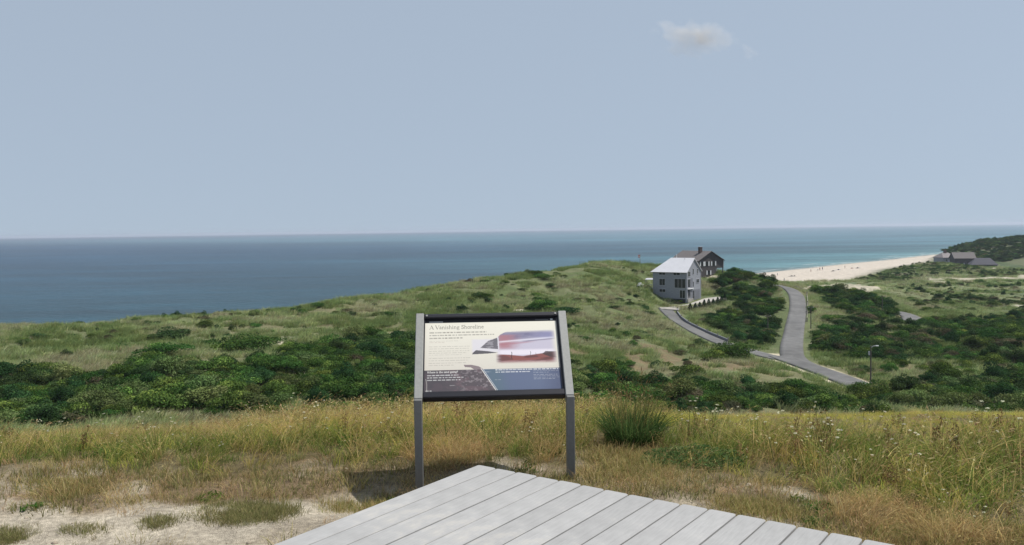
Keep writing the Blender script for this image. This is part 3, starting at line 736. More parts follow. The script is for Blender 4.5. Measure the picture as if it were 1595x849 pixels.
def window(parent, at, ux, w, h, glass=M_glass, frame=M_trimg, bars=(1, 1), ft=.09, name='window'):
    """window lying in the wall plane; at = lower left corner, ux = direction along the wall, outward = ux x z"""
    ux = Vector(ux).normalized(); nz = ux.cross(Vector((0, 0, 1))); o = Vector(at)
    R = Matrix(((ux.x, -nz.x, 0, o.x), (ux.y, -nz.y, 0, o.y), (0, 0, 1, o.z), (0, 0, 0, 1)))
    mb = MB(); f = ft
    mb.box(0, f, -.07, .0, 0, h, R); mb.box(w-f, w, -.07, .0, 0, h, R); mb.box(f, w-f, -.07, .0, 0, f, R); mb.box(f, w-f, -.07, .0, h-f, h, R)
    for i in range(1, bars[0]): x = w*i/bars[0]; mb.box(x-.03, x+.03, -.06, .0, f, h-f, R)
    fr = mb.build(name, frame, parent)
    nx, nz_ = bars
    for i in range(nx): MB().box(w*i/nx+(.03 if i else f), w*(i+1)/nx-(.03 if i < nx-1 else f), -.03, .0, f, h-f, R).build('pane', glass, fr)
    return fr
def gable_roof(parent, pts_quads, mat, th=.14, name='roof'):
    """each quad of a roof as a slab with thickness"""
    mb = MB()
    for q in pts_quads:
        q = [Vector(p) for p in q]; n_ = (q[1]-q[0]).cross(q[2]-q[0]).normalized()
        if n_.z < 0: n_ = -n_
        b = [p-n_*th for p in q]; k = len(q)
        mb.add(q+b, [tuple(range(k)), tuple(range(2*k-1, k-1, -1))]+[(i, k+i, k+(i+1) % k, (i+1) % k) for i in range(k)])
    return mb.build(name, mat, parent)

# ------------------------------------------------------------------ grey house with the pale roof
def grey_house():
    th = rad(38); W_, D_, H_ = 9.4, 7.8, 7.4
    c = P(1070, 469.6, 205.); xd = np.array([math.cos(th), -math.sin(th)])
    o_ = c[:2]-xd*W_
    e = empty('grey_house', (o_[0], o_[1], c[2]), -th, label='three storey grey shingled house with a pale roof at the top of the driveway', cat='house')
    mb = MB(); RH = 3.1
    mb.prism([(0, 0), (W_, 0), (W_, D_), (0, D_)], -2.5, H_)
    mb.add([(W_, 0, H_), (W_, D_, H_), (W_, D_/2, H_+RH-.1), (W_-.25, 0, H_), (W_-.25, D_, H_), (W_-.25, D_/2, H_+RH-.1)], [(0, 1, 2), (3, 5, 4), (0, 2, 5, 3), (1, 4, 5, 2)])
    mb.build('wall', M_shingle, e)
    ov = .45; ez = H_-ov*RH/(D_/2)
    hx = 3.1
    gable_roof(e, [[(-ov, -ov, ez+.1), (W_+ov*.6, -ov, ez+.1), (W_+ov*.6, D_/2, H_+RH+.1), (hx, D_/2, H_+RH+.1)],
                   [(W_+ov*.6, D_+ov, ez+.1), (-ov, D_+ov, ez+.1), (hx, D_/2, H_+RH+.1), (W_+ov*.6, D_/2, H_+RH+.1)],
                   [(-ov, D_+ov, ez+.1), (-ov, -ov, ez+.1), (hx, D_/2, H_+RH+.1)]], M_roofw)
    # seams of the roof
    mb = MB()
    for i in range(18):
        x = .1+i*(W_-.1)/17
        top = 1.0 if x > hx else max(.05, x+ov)/(hx+ov)
        y1 = -ov+(D_/2+ov)*top; z1 = ez+.1+(H_+RH-ez)*top
        a = Vector((x, -ov, ez+.1)); b = Vector((x, y1, z1)); mb.tube([a, b], .025, 4)
    mb.build('roof_seams', M_roofw, e)['kind'] = 'stuff'
    fx = (1, 0, 0); gy = (0, 1, 0)
    def fw_(x, z, w, h, **k): window(e, (x, -.0, z), fx, w, h, **k)
    def gw_(y, z, w, h, **k): window(e, (W_+.0, y, z), gy, w, h, **k)
    fw_(1.7, 6.35, 1.9, .75, bars=(2, 1)); fw_(5.7, 6.35, 1.9, .75, bars=(2, 1))
    fw_(1.8, 3.75, 1.7, 1.75, bars=(2, 1)); fw_(6.0, 3.2, 3.1, 2.4, bars=(3, 1))
    fw_(1.8, 2.05, 1.8, .85, bars=(2, 1)); fw_(7.4, .7, 1.6, 2.1, bars=(2, 1))
    gw_(.5, 6.0, 1.4, 1.4, bars=(2, 1)); gw_(3.2, 6.5, .65, 1.5); gw_(5.6, 6.5, .65, 1.4)
    gw_(.3, 3.3, 1.6, 2.2, bars=(2, 1)); gw_(3.3, 3.3, .6, 1.5); gw_(5.2, 4.2, 1.5, 1.1, bars=(2, 1)); gw_(.3, .7, 1.6, 2.2, bars=(2, 1))
    MB().box(W_, W_+.05, 2.0, 3.15, .5, 5.6).build('wall_panel', M_panelg, e)
    MB().box(W_, W_+.35, .1, 3.15, 2.98, 3.16).build('ledge', M_trimw, e)
    MB().box(W_, W_+.3, .0, 3.1, -.3, .55).build('plinth', M_conc, e)
    d = MB().box(W_, W_+.06, 3.35, 3.95, 0, 2.5).build('door', M_door, e)
    MB().box(W_+.06, W_+.12, 3.45, 3.52, 1.0, 1.15).build('handle', M_trimg, d)
    gd = MB(); gd.box(W_, W_+.06, 4.4, 7.1, .1, 2.7); g_ = gd.build('garage_door', M_panelg, e)
    for i in range(4): MB().box(W_+.06, W_+.09, 4.5, 7.0, .2+i*.62, .72+i*.62).build('door_panel', M_panelg, g_)
    for (y, w) in ((0, .14), (D_-.14, .14), (4.2, .14)): MB().box(W_, W_+.08, y, y+w, 0, H_-.3 if y != 4.2 else 2.9).build('corner_board', M_trimg, e)
    MB().box(W_-.14, W_-.0, -.06, 0, 0, H_-.3).build('corner_board', M_trimg, e)
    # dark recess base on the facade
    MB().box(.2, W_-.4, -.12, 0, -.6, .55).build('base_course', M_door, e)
    mb = MB().box(-1.8, 0, 1.0, 4.2, 2.7, 2.9); bl = mb.build('side_balcony', M_trimg, e)
    for x in (-1.75, -.9): MB().tube([(x, 1.1, -2), (x, 1.1, 3.8)], .06, 6).build('balcony_post', M_trimg, e)
    MB().box(-1.8, 0, 1.03, 1.09, 3.75, 3.85).build('railing', M_trimg, e)
    MB().tube([(4.5, D_/2+.4, H_+RH-.3), (4.5, D_/2+.4, H_+RH+1.0)], .07, 6).build('vent_pipe', M_trimw, e)
    MB().tube([(7.2, D_/2-.6, H_+RH-.7), (7.2, D_/2-.6, H_+RH+.25)], .05, 6).build('vent_pipe', M_trimg, e)
    for i, x in enumerate((.6, 1.6, 2.7, 3.8, 4.9, 6.0, 7.0, 8.0)):
        p_ = Vector((x, -1.0, 0)); w_ = Matrix.Translation(e.location)@Matrix.Rotation(-th, 4, 'Z')@p_
        q = empty('foundation_shrub', (w_.x, w_.y, e.location.z-.25), i, label='low dark shrub in the row along the shaded front wall of the grey house', cat='shrub', group='row of low shrubs at the foot of the grey house')
        c_ = bpy.data.objects.new('crown', SHRUBS[1].data); COL.objects.link(c_); c_.parent = q; k = .36+.1*random.random(); c_.scale = (k, k, k*1.3)
    return e
gh = grey_house()

# ------------------------------------------------------------------ brown house behind
def brown_house():
    th = rad(28); W_, D_, H_, RH = 9.1, 12.0, 5.2, 2.5
    c = P(1126.5, 404.5, 238.); zb = c[2]-H_
    xd = np.array([math.cos(th), math.sin(th)]); o_ = c[:2]-xd*W_
    e = empty('brown_house', (o_[0], o_[1], zb), th, label='dark brown shingled gable house with chimney behind the grey house', cat='house')
    mb = MB()
    mb.prism([(0, 0), (6.3, 0), (6.3, 2.6), (W_, 2.6), (W_, D_), (0, D_)], -2.2, 2.9)
    mb.prism([(0, 0), (W_, 0), (W_, D_), (0, D_)], 2.902, H_)
    for y in (0, D_-.2): mb.add([(0, y, H_), (W_, y, H_), (W_/2, y, H_+RH-.08), (0, y+.2, H_), (W_, y+.2, H_), (W_/2, y+.2, H_+RH-.08)], [(0, 1, 2), (5, 4, 3), (0, 2, 5, 3), (1, 4, 5, 2)])
    mb.build('wall', M_shdark, e)
    ov = .35; ez = H_-ov*RH/(W_/2)+.08; rz = H_+RH+.08
    r = gable_roof(e, [[(-ov, -ov, ez), (-ov, D_+ov, ez), (W_/2, D_+ov, rz), (W_/2, -ov, rz)], [(W_+ov, D_+ov, ez), (W_+ov, -ov, ez), (W_/2, -ov, rz), (W_/2, D_+ov, rz)]], M_roofb)
    ch = MB().box(W_/2-1.3, W_/2-.5, 3.0, 3.9, H_+RH-1.4, H_+RH+1.15).build('chimney', M_brick, r)
    MB().box(W_/2-1.38, W_/2-.42, 2.92, 3.98, H_+RH+1.15, H_+RH+1.3).build('roof_vent', M_trimg, r)
    # windows with white shutters
    for (x, z, w, h) in ((2.55, 3.6, 1.0, 1.25), (5.0, 3.6, 1.0, 1.25), (.9, 3.6, .8, 1.25), (7.4, 3.6, .01, .01), (3.3, 1.1, .9, 1.2)):
        if w < .1: continue
        window(e, (x, 0, z), (1, 0, 0), w, h, frame=M_door, bars=(2, 1))
        for sx in (x-.42, x+w+.04):
            MB().box(sx, sx+.38, -.07, 0, z, z+h).build('shutter', M_trimw, e)
    window(e, (W_, 4.5, 3.6), (0, 1, 0), 1.2, 1.2, frame=M_trimw)
    MB().box(6.3, W_, 0, 2.6, -.1, .1).build('porch_floor', M_wood, e)
    MB().box(6.3, W_, 0, 2.6, -2.2, -.1).build('porch_base', M_shdark, e)
    MB().box(W_-.2, W_, 0, .2, .1, 2.9).build('porch_post', M_shdark, e)
    MB().box(6.32, W_-.02, 2.5, 2.59, .4, 2.6).build('porch_window', M_trimg, e)
    MB().box(W_, W_+.12, -.1, .1, 2.9, H_).build('downpipe', M_trimg, e)
    MB().box(W_/2-.3, W_/2+.3, -.05, 0, H_+1.1, H_+1.6).build('gable_vent', M_door, e)
brown_house()

# ------------------------------------------------------------------ apron wall, guard wall, patio
def wall_along(name, pts, h, t_, mat, label, cat, parts='wall_section', posts=None, drop=.8):
    pl = [Wp(*p) for p in pts]; x0, y0 = pl[0]; z0 = float(height(np.array([x0]), np.array([y0]))[0])
    e = empty(name, (x0, y0, z0), label=label, cat=cat)
    for a, b in zip(pl[:-1], pl[1:]):
        za = float(height(np.array([a[0]]), np.array([a[1]]))[0])-z0; zb = float(height(np.array([b[0]]), np.array([b[1]]))[0])-z0
        d = Vector((b[0]-a[0], b[1]-a[1], 0)); n_ = Vector((d.y, -d.x, 0)).normalized()*t_/2; A = Vector((a[0]-x0, a[1]-y0, za)); B = Vector((b[0]-x0, b[1]-y0, zb))
        up_ = Vector((0, 0, h)); dn = Vector((0, 0, -drop)); B = A+(B-A)*.995
        MB().add([A-n_+dn, A+n_+dn, B+n_+dn, B-n_+dn, A-n_+up_, A+n_+up_, B+n_+up_, B-n_+up_], [(3, 2, 1, 0), (4, 5, 6, 7), (0, 1, 5, 4), (1, 2, 6, 5), (2, 3, 7, 6), (3, 0, 4, 7)]).build(parts, mat, e)
    if posts:
        for a in pl:
            za = float(height(np.array([a[0]]), np.array([a[1]]))[0])-z0; mb = MB().box(a[0]-x0-.1, a[0]-x0+.1, a[1]-y0-.1, a[1]-y0+.1, za-.5, za+posts); mb.build('post', M_wood, e)
    return e
wall_along('retaining_wall', [(1071, 479.5), (1085, 477.5), (1100, 474.5), (1116, 471), (1131, 467.5)], .55, .3, M_conc, 'low pale concrete wall along the apron in front of the grey house', 'wall')
wall_along('roadside_barrier', [(1055, 481), (1055, 489), (1061, 497), (1072, 505), (1086, 512.5), (1102, 520), (1118, 527), (1134, 533.5)], .6, .18, M_panelg, 'low dark barrier curving down along the driveway from the apron', 'barrier', posts=.95)
def patio():
    x, y = Wp(1013, 447); z = float(height(np.array([x]), np.array([y]))[0])
    e = empty('patio_canopy', (x, y, z), rad(-20), label='small pale flat canopy on posts on the slope left of the grey house', cat='canopy')
    gable_roof(e, [[(-1.2, -1, 2.4), (1.2, -1, 2.4), (1.2, 1, 2.65), (-1.2, 1, 2.65)]], M_trimg, .08, 'canopy_top')
    for sx in (-1.1, 1.1):
        for sy in (-.9, .9): MB().tube([(sx, sy, -.6), (sx, sy, 2.4)], .06, 6).build('post', M_trimg, e)
    MB().box(-1.4, 1.4, -1.2, 1.2, -.5, .12).build('platform', M_wood, e)
    for i, (px, lab) in enumerate(((995, 'left white chair standing on the dune grass left of the canopy'), (1000, 'right white chair standing on the dune grass left of the canopy'))):
        x, y = Wp(px, 444); z = float(height(np.array([x]), np.array([y]))[0])+.05
        q = empty('garden_chair', (x, y, z), 1.2*i-.4, label=lab, cat='chair')
        MB().box(-.3, .3, -.3, .3, .36, .42).build('seat', M_trimw, q); 
        R = Matrix.Translation((0, .3, .4))@Matrix.Rotation(rad(-18), 4, 'X'); MB().box(-.3, .3, -.03, .03, 0, .6, R).build('backrest', M_trimw, q)
        for sx in (-.27, .27):
            MB().box(sx-.04, sx+.04, -.3, .3, .58, .62).build('armrest', M_trimw, q)
            for sy in (-.26, .26): MB().box(sx-.03, sx+.03, sy-.03, sy+.03, 0, .58).build('leg', M_trimw, q)
patio()
def flagpole():
    x, y = Wp(997, 409.5, 200, 260); z = float(height(np.array([x]), np.array([y]))[0])
    e = empty('flagpole', (x, y, z-.2), .4, label='thin pole with a small red and white flag on the dune crest', cat='flagpole')
    MB().tube([(0, 0, 0), (0, 0, 3.3)], [.09, .07], 6).build('pole', M_wood, e)
    mr_ = solid('flag_red', (.42, .06, .06), .8)
    for k, (z0, mt) in enumerate(((2.95, mr_), (2.7, M_trimw), (2.45, mr_))):
        mb = MB(); v = []
        for i in range(7): xx = -i*.11; yy = .06*math.sin(i*1.1+k*.3); v += [(xx, yy, z0), (xx, yy, z0+.25), (xx, yy+.012, z0), (xx, yy+.012, z0+.25)]
        f = []
        for i in range(6): b_ = 4*i; f += [(b_, b_+4, b_+5, b_+1), (b_+2, b_+3, b_+7, b_+6)]
        mb.add(v, f); mb.build('flag_stripe', mt, e)
flagpole()

# ------------------------------------------------------------------ poles in the valley
def pole(px, pyb, pyt, label, kind, name='utility_pole'):
    x, y = Wp(px, pyb); z = float(height(np.array([x]), np.array([y]))[0]); top = P(px, pyt, y)[2]-z
    e = empty(name, (x, y, z), random.uniform(-.3, .3), label=label, cat='pole')
    MB().tube([(0, 0, -.5), (0, 0, top)], [.11, .08], 8).build('post', solid('creosoted_pole', (.10, .085, .075), .9), e)
    if kind == 'lamp':
        MB().tube([(0, 0, top-.35), (.25, 0, top-.1), (.8, 0, top-.0)], .045, 6).build('arm', M_trimg, e)
        MB().box(.6, .95, -.1, .1, top-.1, top+.02, bev=.03).build('lamp_head', M_trimw, e)
        MB().box(-.30, -.12, -.15, .15, top-1.3, top-.8, bev=.02).build('meter_box', M_trimg, e)
    elif kind == 'cross':
        MB().box(-.6, .6, -.06, .06, top-.4, top-.28).build('crossarm', M_bark, e)
        for sx in (-.5, .5): MB().tube([(sx, 0, top-.28), (sx, 0, top-.12)], .04, 6).build('insulator', M_trimw, e)
    else:
        MB().box(-.25, .25, -.08, -.03, top-.9, top-.25).build('sign_board', M_trimg, e)
pole(1356, 603, 538, 'tall dark pole with a lamp head right of the lower road', 'lamp', 'lamp_pole')
pole(1374, 488, 460, 'weathered pole with crossarm at the end of the shrub spur', 'cross')
pole(1263, 512, 477, 'dark pole beside the right edge of the beach road', 'cross')
pole(1196, 520, 490, 'slender dark pole among the shrubs left of the beach road', 'cross')
# low fence right of the beach road crest and guard posts
wall_along('roadside_fence', [(1257, 460), (1258, 475), (1257.5, 490), (1257, 502)], .7, .06, M_wood, 'low weathered fence along the right side of the beach road', 'fence', 'rail', posts=1.0, drop=-.45)
wall_along('beach_fence', [(1262, 457), (1240, 447), (1222, 441.5), (1208, 438)], .8, .05, M_wood, 'low sand fence across the top of the road above the beach', 'fence', 'rail', posts=1.0, drop=-.35)

# ------------------------------------------------------------------ far houses at the right
def cottage(px, py, Y, W_, D_, H_, RH, th, label, wm, rm, chim=False, hip=0):
    c = P(px, py, Y); z = float(height(np.array([c[0]]), np.array([c[1]]))[0]); z = min(z, c[2])
    e = empty('far_cottage', (c[0], c[1], c[2]), th, label=label, cat='house')
    mb = MB().prism([(0, 0), (W_, 0), (W_, D_), (0, D_)], -6, H_)
    if not hip:
        for x in (0, W_-.2): mb.add([(x, 0, H_), (x, D_, H_), (x, D_/2, H_+RH-.1), (x+.2, 0, H_), (x+.2, D_, H_), (x+.2, D_/2, H_+RH-.1)], [(0, 2, 1), (3, 4, 5), (0, 3, 5, 2), (1, 2, 5, 4)])
    mb.build('wall', wm, e); ov = .5; ez = H_-ov*RH/(D_/2)+.1; rz = H_+RH+.1; h = hip
    q = [[(-ov, -ov, ez), (W_+ov, -ov, ez), (W_+ov-h, D_/2, rz), (-ov+h, D_/2, rz)], [(W_+ov, D_+ov, ez), (-ov, D_+ov, ez), (-ov+h, D_/2, rz), (W_+ov-h, D_/2, rz)]]
    if h: q += [[(-ov, D_+ov, ez), (-ov, -ov, ez), (-ov+h, D_/2, rz)], [(W_+ov, -ov, ez), (W_+ov, D_+ov, ez), (W_+ov-h, D_/2, rz)]]
    r = gable_roof(e, q, rm, .25)
    if chim: MB().box(W_*.5-.6, W_*.5+.6, D_/2-.6, D_/2+.6, H_+RH-.5, H_+RH+2.0).build('chimney', M_brick, r)
    nw = max(2, int(W_/3.2))
    for i in range(nw): window(e, (W_*(i+.5)/nw-.55, 0, .9), (1, 0, 0), 1.1, 1.3, frame=M_trimg)
    MB().box(W_*.4, W_*.4+1.0, -.06, 0, -.6, 1.6).build('door', M_trimg, e)
cottage(1469, 409.5, 512, 9.5, 8, 3.4, 2.6, rad(14), 'pale grey-roofed cottage with chimney beside the beach at the far right', M_shingle, solid('pale_roof', (.20, .18, .18), .9, nscale=1.5, namt=.15), True, 3)
cottage(1487, 414, 498, 11.5, 9, 4.6, 3.2, rad(-10), 'largest dark brown far cottage in the middle of the three', M_shdark, M_roofb, False, 0)
cottage(1513, 418.5, 485, 13.5, 8, 2.6, 3.4, rad(-16), 'low dark hip-roofed cottage nearest the far green hill', M_shdark, solid('slate_roof', (.06, .06, .075), .85, nscale=1.5, namt=.2), False, 3.5)

# ------------------------------------------------------------------ people on the beach
def skin_person(shirt, pants, pose):
    m = bpy.data.meshes.new('person')
    V = [(0, 0, .95), (0, 0, 1.15), (0, 0, 1.4), (0, 0, 1.50), (0, -.01, 1.64),
         (.18, 0, 1.40), (.24, .02, 1.15), (.22, -.08, .92), (-.18, 0, 1.40), (-.25, .02, 1.15), (-.24, -.05, .92),
         (.1, 0, .9), (.12, -.03 if pose else .0, .5), (.12, .06 if pose else .0, .06), (.12, -.08, .03),
         (-.1, 0, .9), (-.13, -.12 if pose else .0, .5), (-.14, -.08 if pose else .0, .06), (-.14, -.2, .03)]
    E = [(0, 1), (1, 2), (2, 3), (3, 4), (2, 5), (5, 6), (6, 7), (2, 8), (8, 9), (9, 10), (0, 11), (11, 12), (12, 13), (13, 14), (0, 15), (15, 16), (16, 17), (17, 18)]
    rr_ = [.15, .14, .16, .06, .105, .07, .05, .035, .07, .05, .035, .10, .07, .045, .04, .10, .07, .045, .04]
    m.from_pydata(V, E, []); o = bpy.data.objects.new('person', m); COL.objects.link(o)
    o.modifiers.new('skin', 'SKIN'); sb = o.modifiers.new('sub', 'SUBSURF'); sb.levels = 1; sb.render_levels = 1
    for i, v in enumerate(m.skin_vertices[0].data if m.skin_vertices else []): v.radius = (rr_[i], rr_[i]); 
    return o
def ensure_skin():
    """bake one posed body per pose, then colour its faces by height"""
    out = []
    for pose in (0, 1):
        o = skin_person(None, None, pose)
        if not o.data.skin_vertices:
            bpy.context.view_layer.objects.active = o
            bpy.context.view_layer.update()
        dg = bpy.context.evaluated_depsgraph_get(); me = bpy.data.meshes.new_from_object(o.evaluated_get(dg)); bpy.data.objects.remove(o); out.append(me)
    return out
bm_bodies = []
try:
    bm_bodies = ensure_skin()
except Exception as ex: print('skin', ex)
M_skin = solid('skin', (.42, .25, .18), .6)
def person(px, py, label, top, bottom, rz, pose=0, h=1.0):
    x, y = Wp(px, py, 200, 900); z = float(height(np.array([x]), np.array([y]))[0])
    me = bm_bodies[pose].copy(); me.materials.clear()
    for m_ in (M_skin, top, bottom): me.materials.append(m_)
    for p_ in me.polygons:
        c = p_.center; p_.use_smooth = True
        p_.material_index = 1 if (.98 < c.z < 1.44 and abs(c.x) < .24) else (2 if .45 < c.z <= .98 and abs(c.x) < .2 else 0)
    o = bpy.data.objects.new('person', me); COL.objects.link(o); o.location = (x, y, z); o.rotation_euler = (0, 0, rz); o.scale = (h, h, h)
    hair = MB(); hair.tube([(0, .03, 1.64), (0, .03, 1.70), (0, .02, 1.76)], [.112, .115, .05], 8); hair.build('hair', M_bark, o)
    return prop(o, label=label, cat='person', group='people on the beach')
c_dark = solid('dark_cloth', (.03, .035, .06), .8); c_red = solid('red_cloth', (.3, .05, .05), .8); c_blue = solid('blue_cloth', (.05, .12, .3), .8); c_white = solid('white_cloth', (.7, .7, .7), .8)
if bm_bodies:
    for a in [(1202.5, 432, 'leftmost standing person in dark clothes at the water edge', c_dark, c_dark, .3, 0, 1.1), (1207, 432.5, 'person in blue top in the middle of the left beach trio', c_blue, c_dark, 1.2, 1, 1.1),
              (1211, 430, 'right person of the left beach trio, wearing white', c_white, c_dark, -.8, 1, 1.0), (1277, 421.5, 'left person of the pair standing by the water, in red', c_red, c_dark, .5, 0, 1.1),
              (1281, 421, 'right person of the pair standing by the water, in dark clothes', c_dark, c_blue, 2.2, 1, 1.1), (1221.5, 438.5, 'person walking on the sand just above the crest of the road', c_white, c_blue, 3.0, 1, 1.0),
              (1263, 424, 'lone person walking along the wet sand between the two groups', c_dark, c_red, 1.6, 1, 1.0), (1274, 422, 'child in blue beside the pair by the water', c_blue, c_blue, .1, 0, .7),
              (1316, 418, 'person in dark clothes farther along the water edge to the right', c_dark, c_dark, .9, 0, 1.0)]: person(*a)
for i, (px, py, w, mt, lab) in enumerate([(1234, 430.5, 4.2, c_dark, 'long dark blanket spread on the sand right of the left trio'), (1298, 422.6, 2.2, c_dark, 'short dark blanket on the sand right of the standing pair'),
                         (1306, 420.5, 1.8, c_blue, 'small blue blanket near the water'), (1336, 417.8, 4.6, c_dark, 'long dark blanket at the right end of the beach crowd'), (1327, 418.2, 2.0, c_red, 'small red blanket left of the long dark one')]):
    x, y = Wp(px, py, 200, 900); z = float(height(np.array([x]), np.array([y]))[0])
    e = empty('beach_blanket', (x, y, z+.03), .3*i, label=lab, cat='beach blanket')
    mb = MB(); v = []; kx, ky = 8, 5
    for a in range(kx+1):
        for b_ in range(ky+1): v.append(((a/kx-.5)*w, (b_/ky-.5)*1.8, .05+.05*math.sin(a*1.7+b_*.9)))
    n_ = len(v); v += [(p_[0], p_[1], p_[2]-.03) for p_ in v]
    f = [(a*(ky+1)+b_, (a+1)*(ky+1)+b_, (a+1)*(ky+1)+b_+1, a*(ky+1)+b_+1) for a in range(kx) for b_ in range(ky)]
    f += [tuple(n_+q for q in reversed(g)) for g in f]
    mb.add(v, f); mb.build('cloth', mt, e)
    MB().box(-w*.2, w*.05, -.3, .3, .1, .5, bev=.08).build('bag', M_wood, e); MB().box(w*.2, w*.35, -.25, .2, .1, .42, bev=.05).build('cool_box', c_white if i % 2 else c_dark, e)

# ------------------------------------------------------------------ boardwalk
m, t, o = newmat('grey_composite_board'); M_board = m
p = N(t, 'ShaderNodeBsdfPrincipled'); p.inputs['Roughness'].default_value = .72; p.inputs['Specular IOR Level'].default_value = .3
tc = N(t, 'ShaderNodeTexCoord'); mp = N(t, 'ShaderNodeMapping'); mp.inputs['Scale'].default_value = (1, .06, 1)
nz = N(t, 'ShaderNodeTexNoise'); nz.inputs['Scale'].default_value = 130; nz.inputs['Detail'].default_value = 6
n2 = N(t, 'ShaderNodeTexNoise'); n2.inputs['Scale'].default_value = 3.2; n2.inputs['Detail'].default_value = 8; n2.inputs['Roughness'].default_value = .65
n3 = N(t, 'ShaderNodeTexNoise'); n3.inputs['Scale'].default_value = 60; n3.inputs['Detail'].default_value = 3
oi = N(t, 'ShaderNodeObjectInfo')
t.links.new(tc.outputs['Object'], mp.inputs[0]); t.links.new(mp.outputs[0], nz.inputs['Vector']); t.links.new(tc.outputs['Object'], n2.inputs['Vector']); t.links.new(tc.outputs['Object'], n3.inputs['Vector'])
rgb = N(t, 'ShaderNodeRGB'); rgb.outputs[0].default_value = (.305, .302, .297, 1); prev = rgb.outputs[0]
for src, a_, lo, hi in ((nz.outputs[0], .07, .3, .7), (n2.outputs[0], .14, .3, .7), (oi.outputs['Random'], .06, 0, 1)):
    mr = N(t, 'ShaderNodeMapRange'); mr.inputs[1].default_value = lo; mr.inputs[2].default_value = hi; mr.inputs[3].default_value = 1-a_; mr.inputs[4].default_value = 1+a_
    t.links.new(src, mr.inputs[0]); vm = N(t, 'ShaderNodeVectorMath', operation='SCALE'); t.links.new(prev, vm.inputs[0]); t.links.new(mr.outputs[0], vm.inputs['Scale']); prev = vm.outputs[0]
# sand blown on to the boards
mr = N(t, 'ShaderNodeMapRange'); mr.inputs[1].default_value = .60; mr.inputs[2].default_value = .72; mr.inputs[3].default_value = 0; mr.inputs[4].default_value = .35; t.links.new(n2.outputs[0], mr.inputs[0])
mx = N(t, 'ShaderNodeMix', data_type='RGBA'); mx.inputs[7].default_value = (.46, .42, .35, 1); t.links.new(mr.outputs[0], mx.inputs[0]); t.links.new(prev, mx.inputs[6]); t.links.new(mx.outputs[2], p.inputs['Base Color'])
b = N(t, 'ShaderNodeBump'); b.inputs['Strength'].default_value = .35; b.inputs['Distance'].default_value = .003; t.links.new(nz.outputs[0], b.inputs['Height']); t.links.new(b.outputs[0], p.inputs['Normal']); t.links.new(p.outputs[0], o.inputs[0])
M_joist = solid('joist_timber', (.16, .14, .11), .9, nscale=6, namt=.25)
def boardwalk():
    AZ = rad(35.3); DZ = .18; tip = Vector((-.233, 5.276, DZ))
    e = empty('boardwalk', (tip.x, tip.y, 0), -AZ, label='pale grey plank boardwalk ending in a corner in front of the sign', cat='boardwalk')
    pitch, gap, L = .1562, .0095, 6.2; x = 0
    for i in range(34):
        w = .140 if i == 0 else pitch-gap
        e0 = random.uniform(-.006, .006)
        mb = MB(); r = .016; bw = w; nseg = 4; out = []
        pts = [(0, -L), (bw, -L)]
        for k in range(nseg+1): a = math.pi/2*k/nseg; pts.append((bw-r+r*math.cos(a), -r+r*math.sin(a)))
        for k in range(nseg+1): a = math.pi/2+math.pi/2*k/nseg; pts.append((r+r*math.cos(a), -r+r*math.sin(a)))
        n_ = len(pts); be = .003; V = [(a, b, DZ-.025) for a, b in pts]+[(a, b, DZ-be) for a, b in pts]
        cx = bw/2; V += [(a+(be if a < cx else -be), b+(-be if b > -r*2 else be), DZ) for a, b in pts]
        f = [tuple(range(n_-1, -1, -1)), tuple(range(2*n_, 3*n_))]+[(k*n_+j, k*n_+(j+1) % n_, (k+1)*n_+(j+1) % n_, (k+1)*n_+j) for k in range(2) for j in range(n_)]
        mb.add(V, f); b_ = mb.build('board', M_board, e); b_.location = (x, e0, random.uniform(-.0012, .0012)); b_.rotation_euler = (0, 0, random.uniform(-.0006, .0006))
        x += w+gap
    for i, y in enumerate((-.12, -.75, -1.4, -2.2, -3.0, -3.8, -4.6, -5.4, -6.1)): MB().box(.03, x-.03, y-.02, y+.02, -.05, DZ-.0265).build('joist', M_joist, e)
    MB().box(.012, .048, -6.15, -.145, -.06, DZ-.027).build('rim_board', M_joist, e)
    # wind-blown twigs and grit lying on the boards, too small to count
boardwalk()

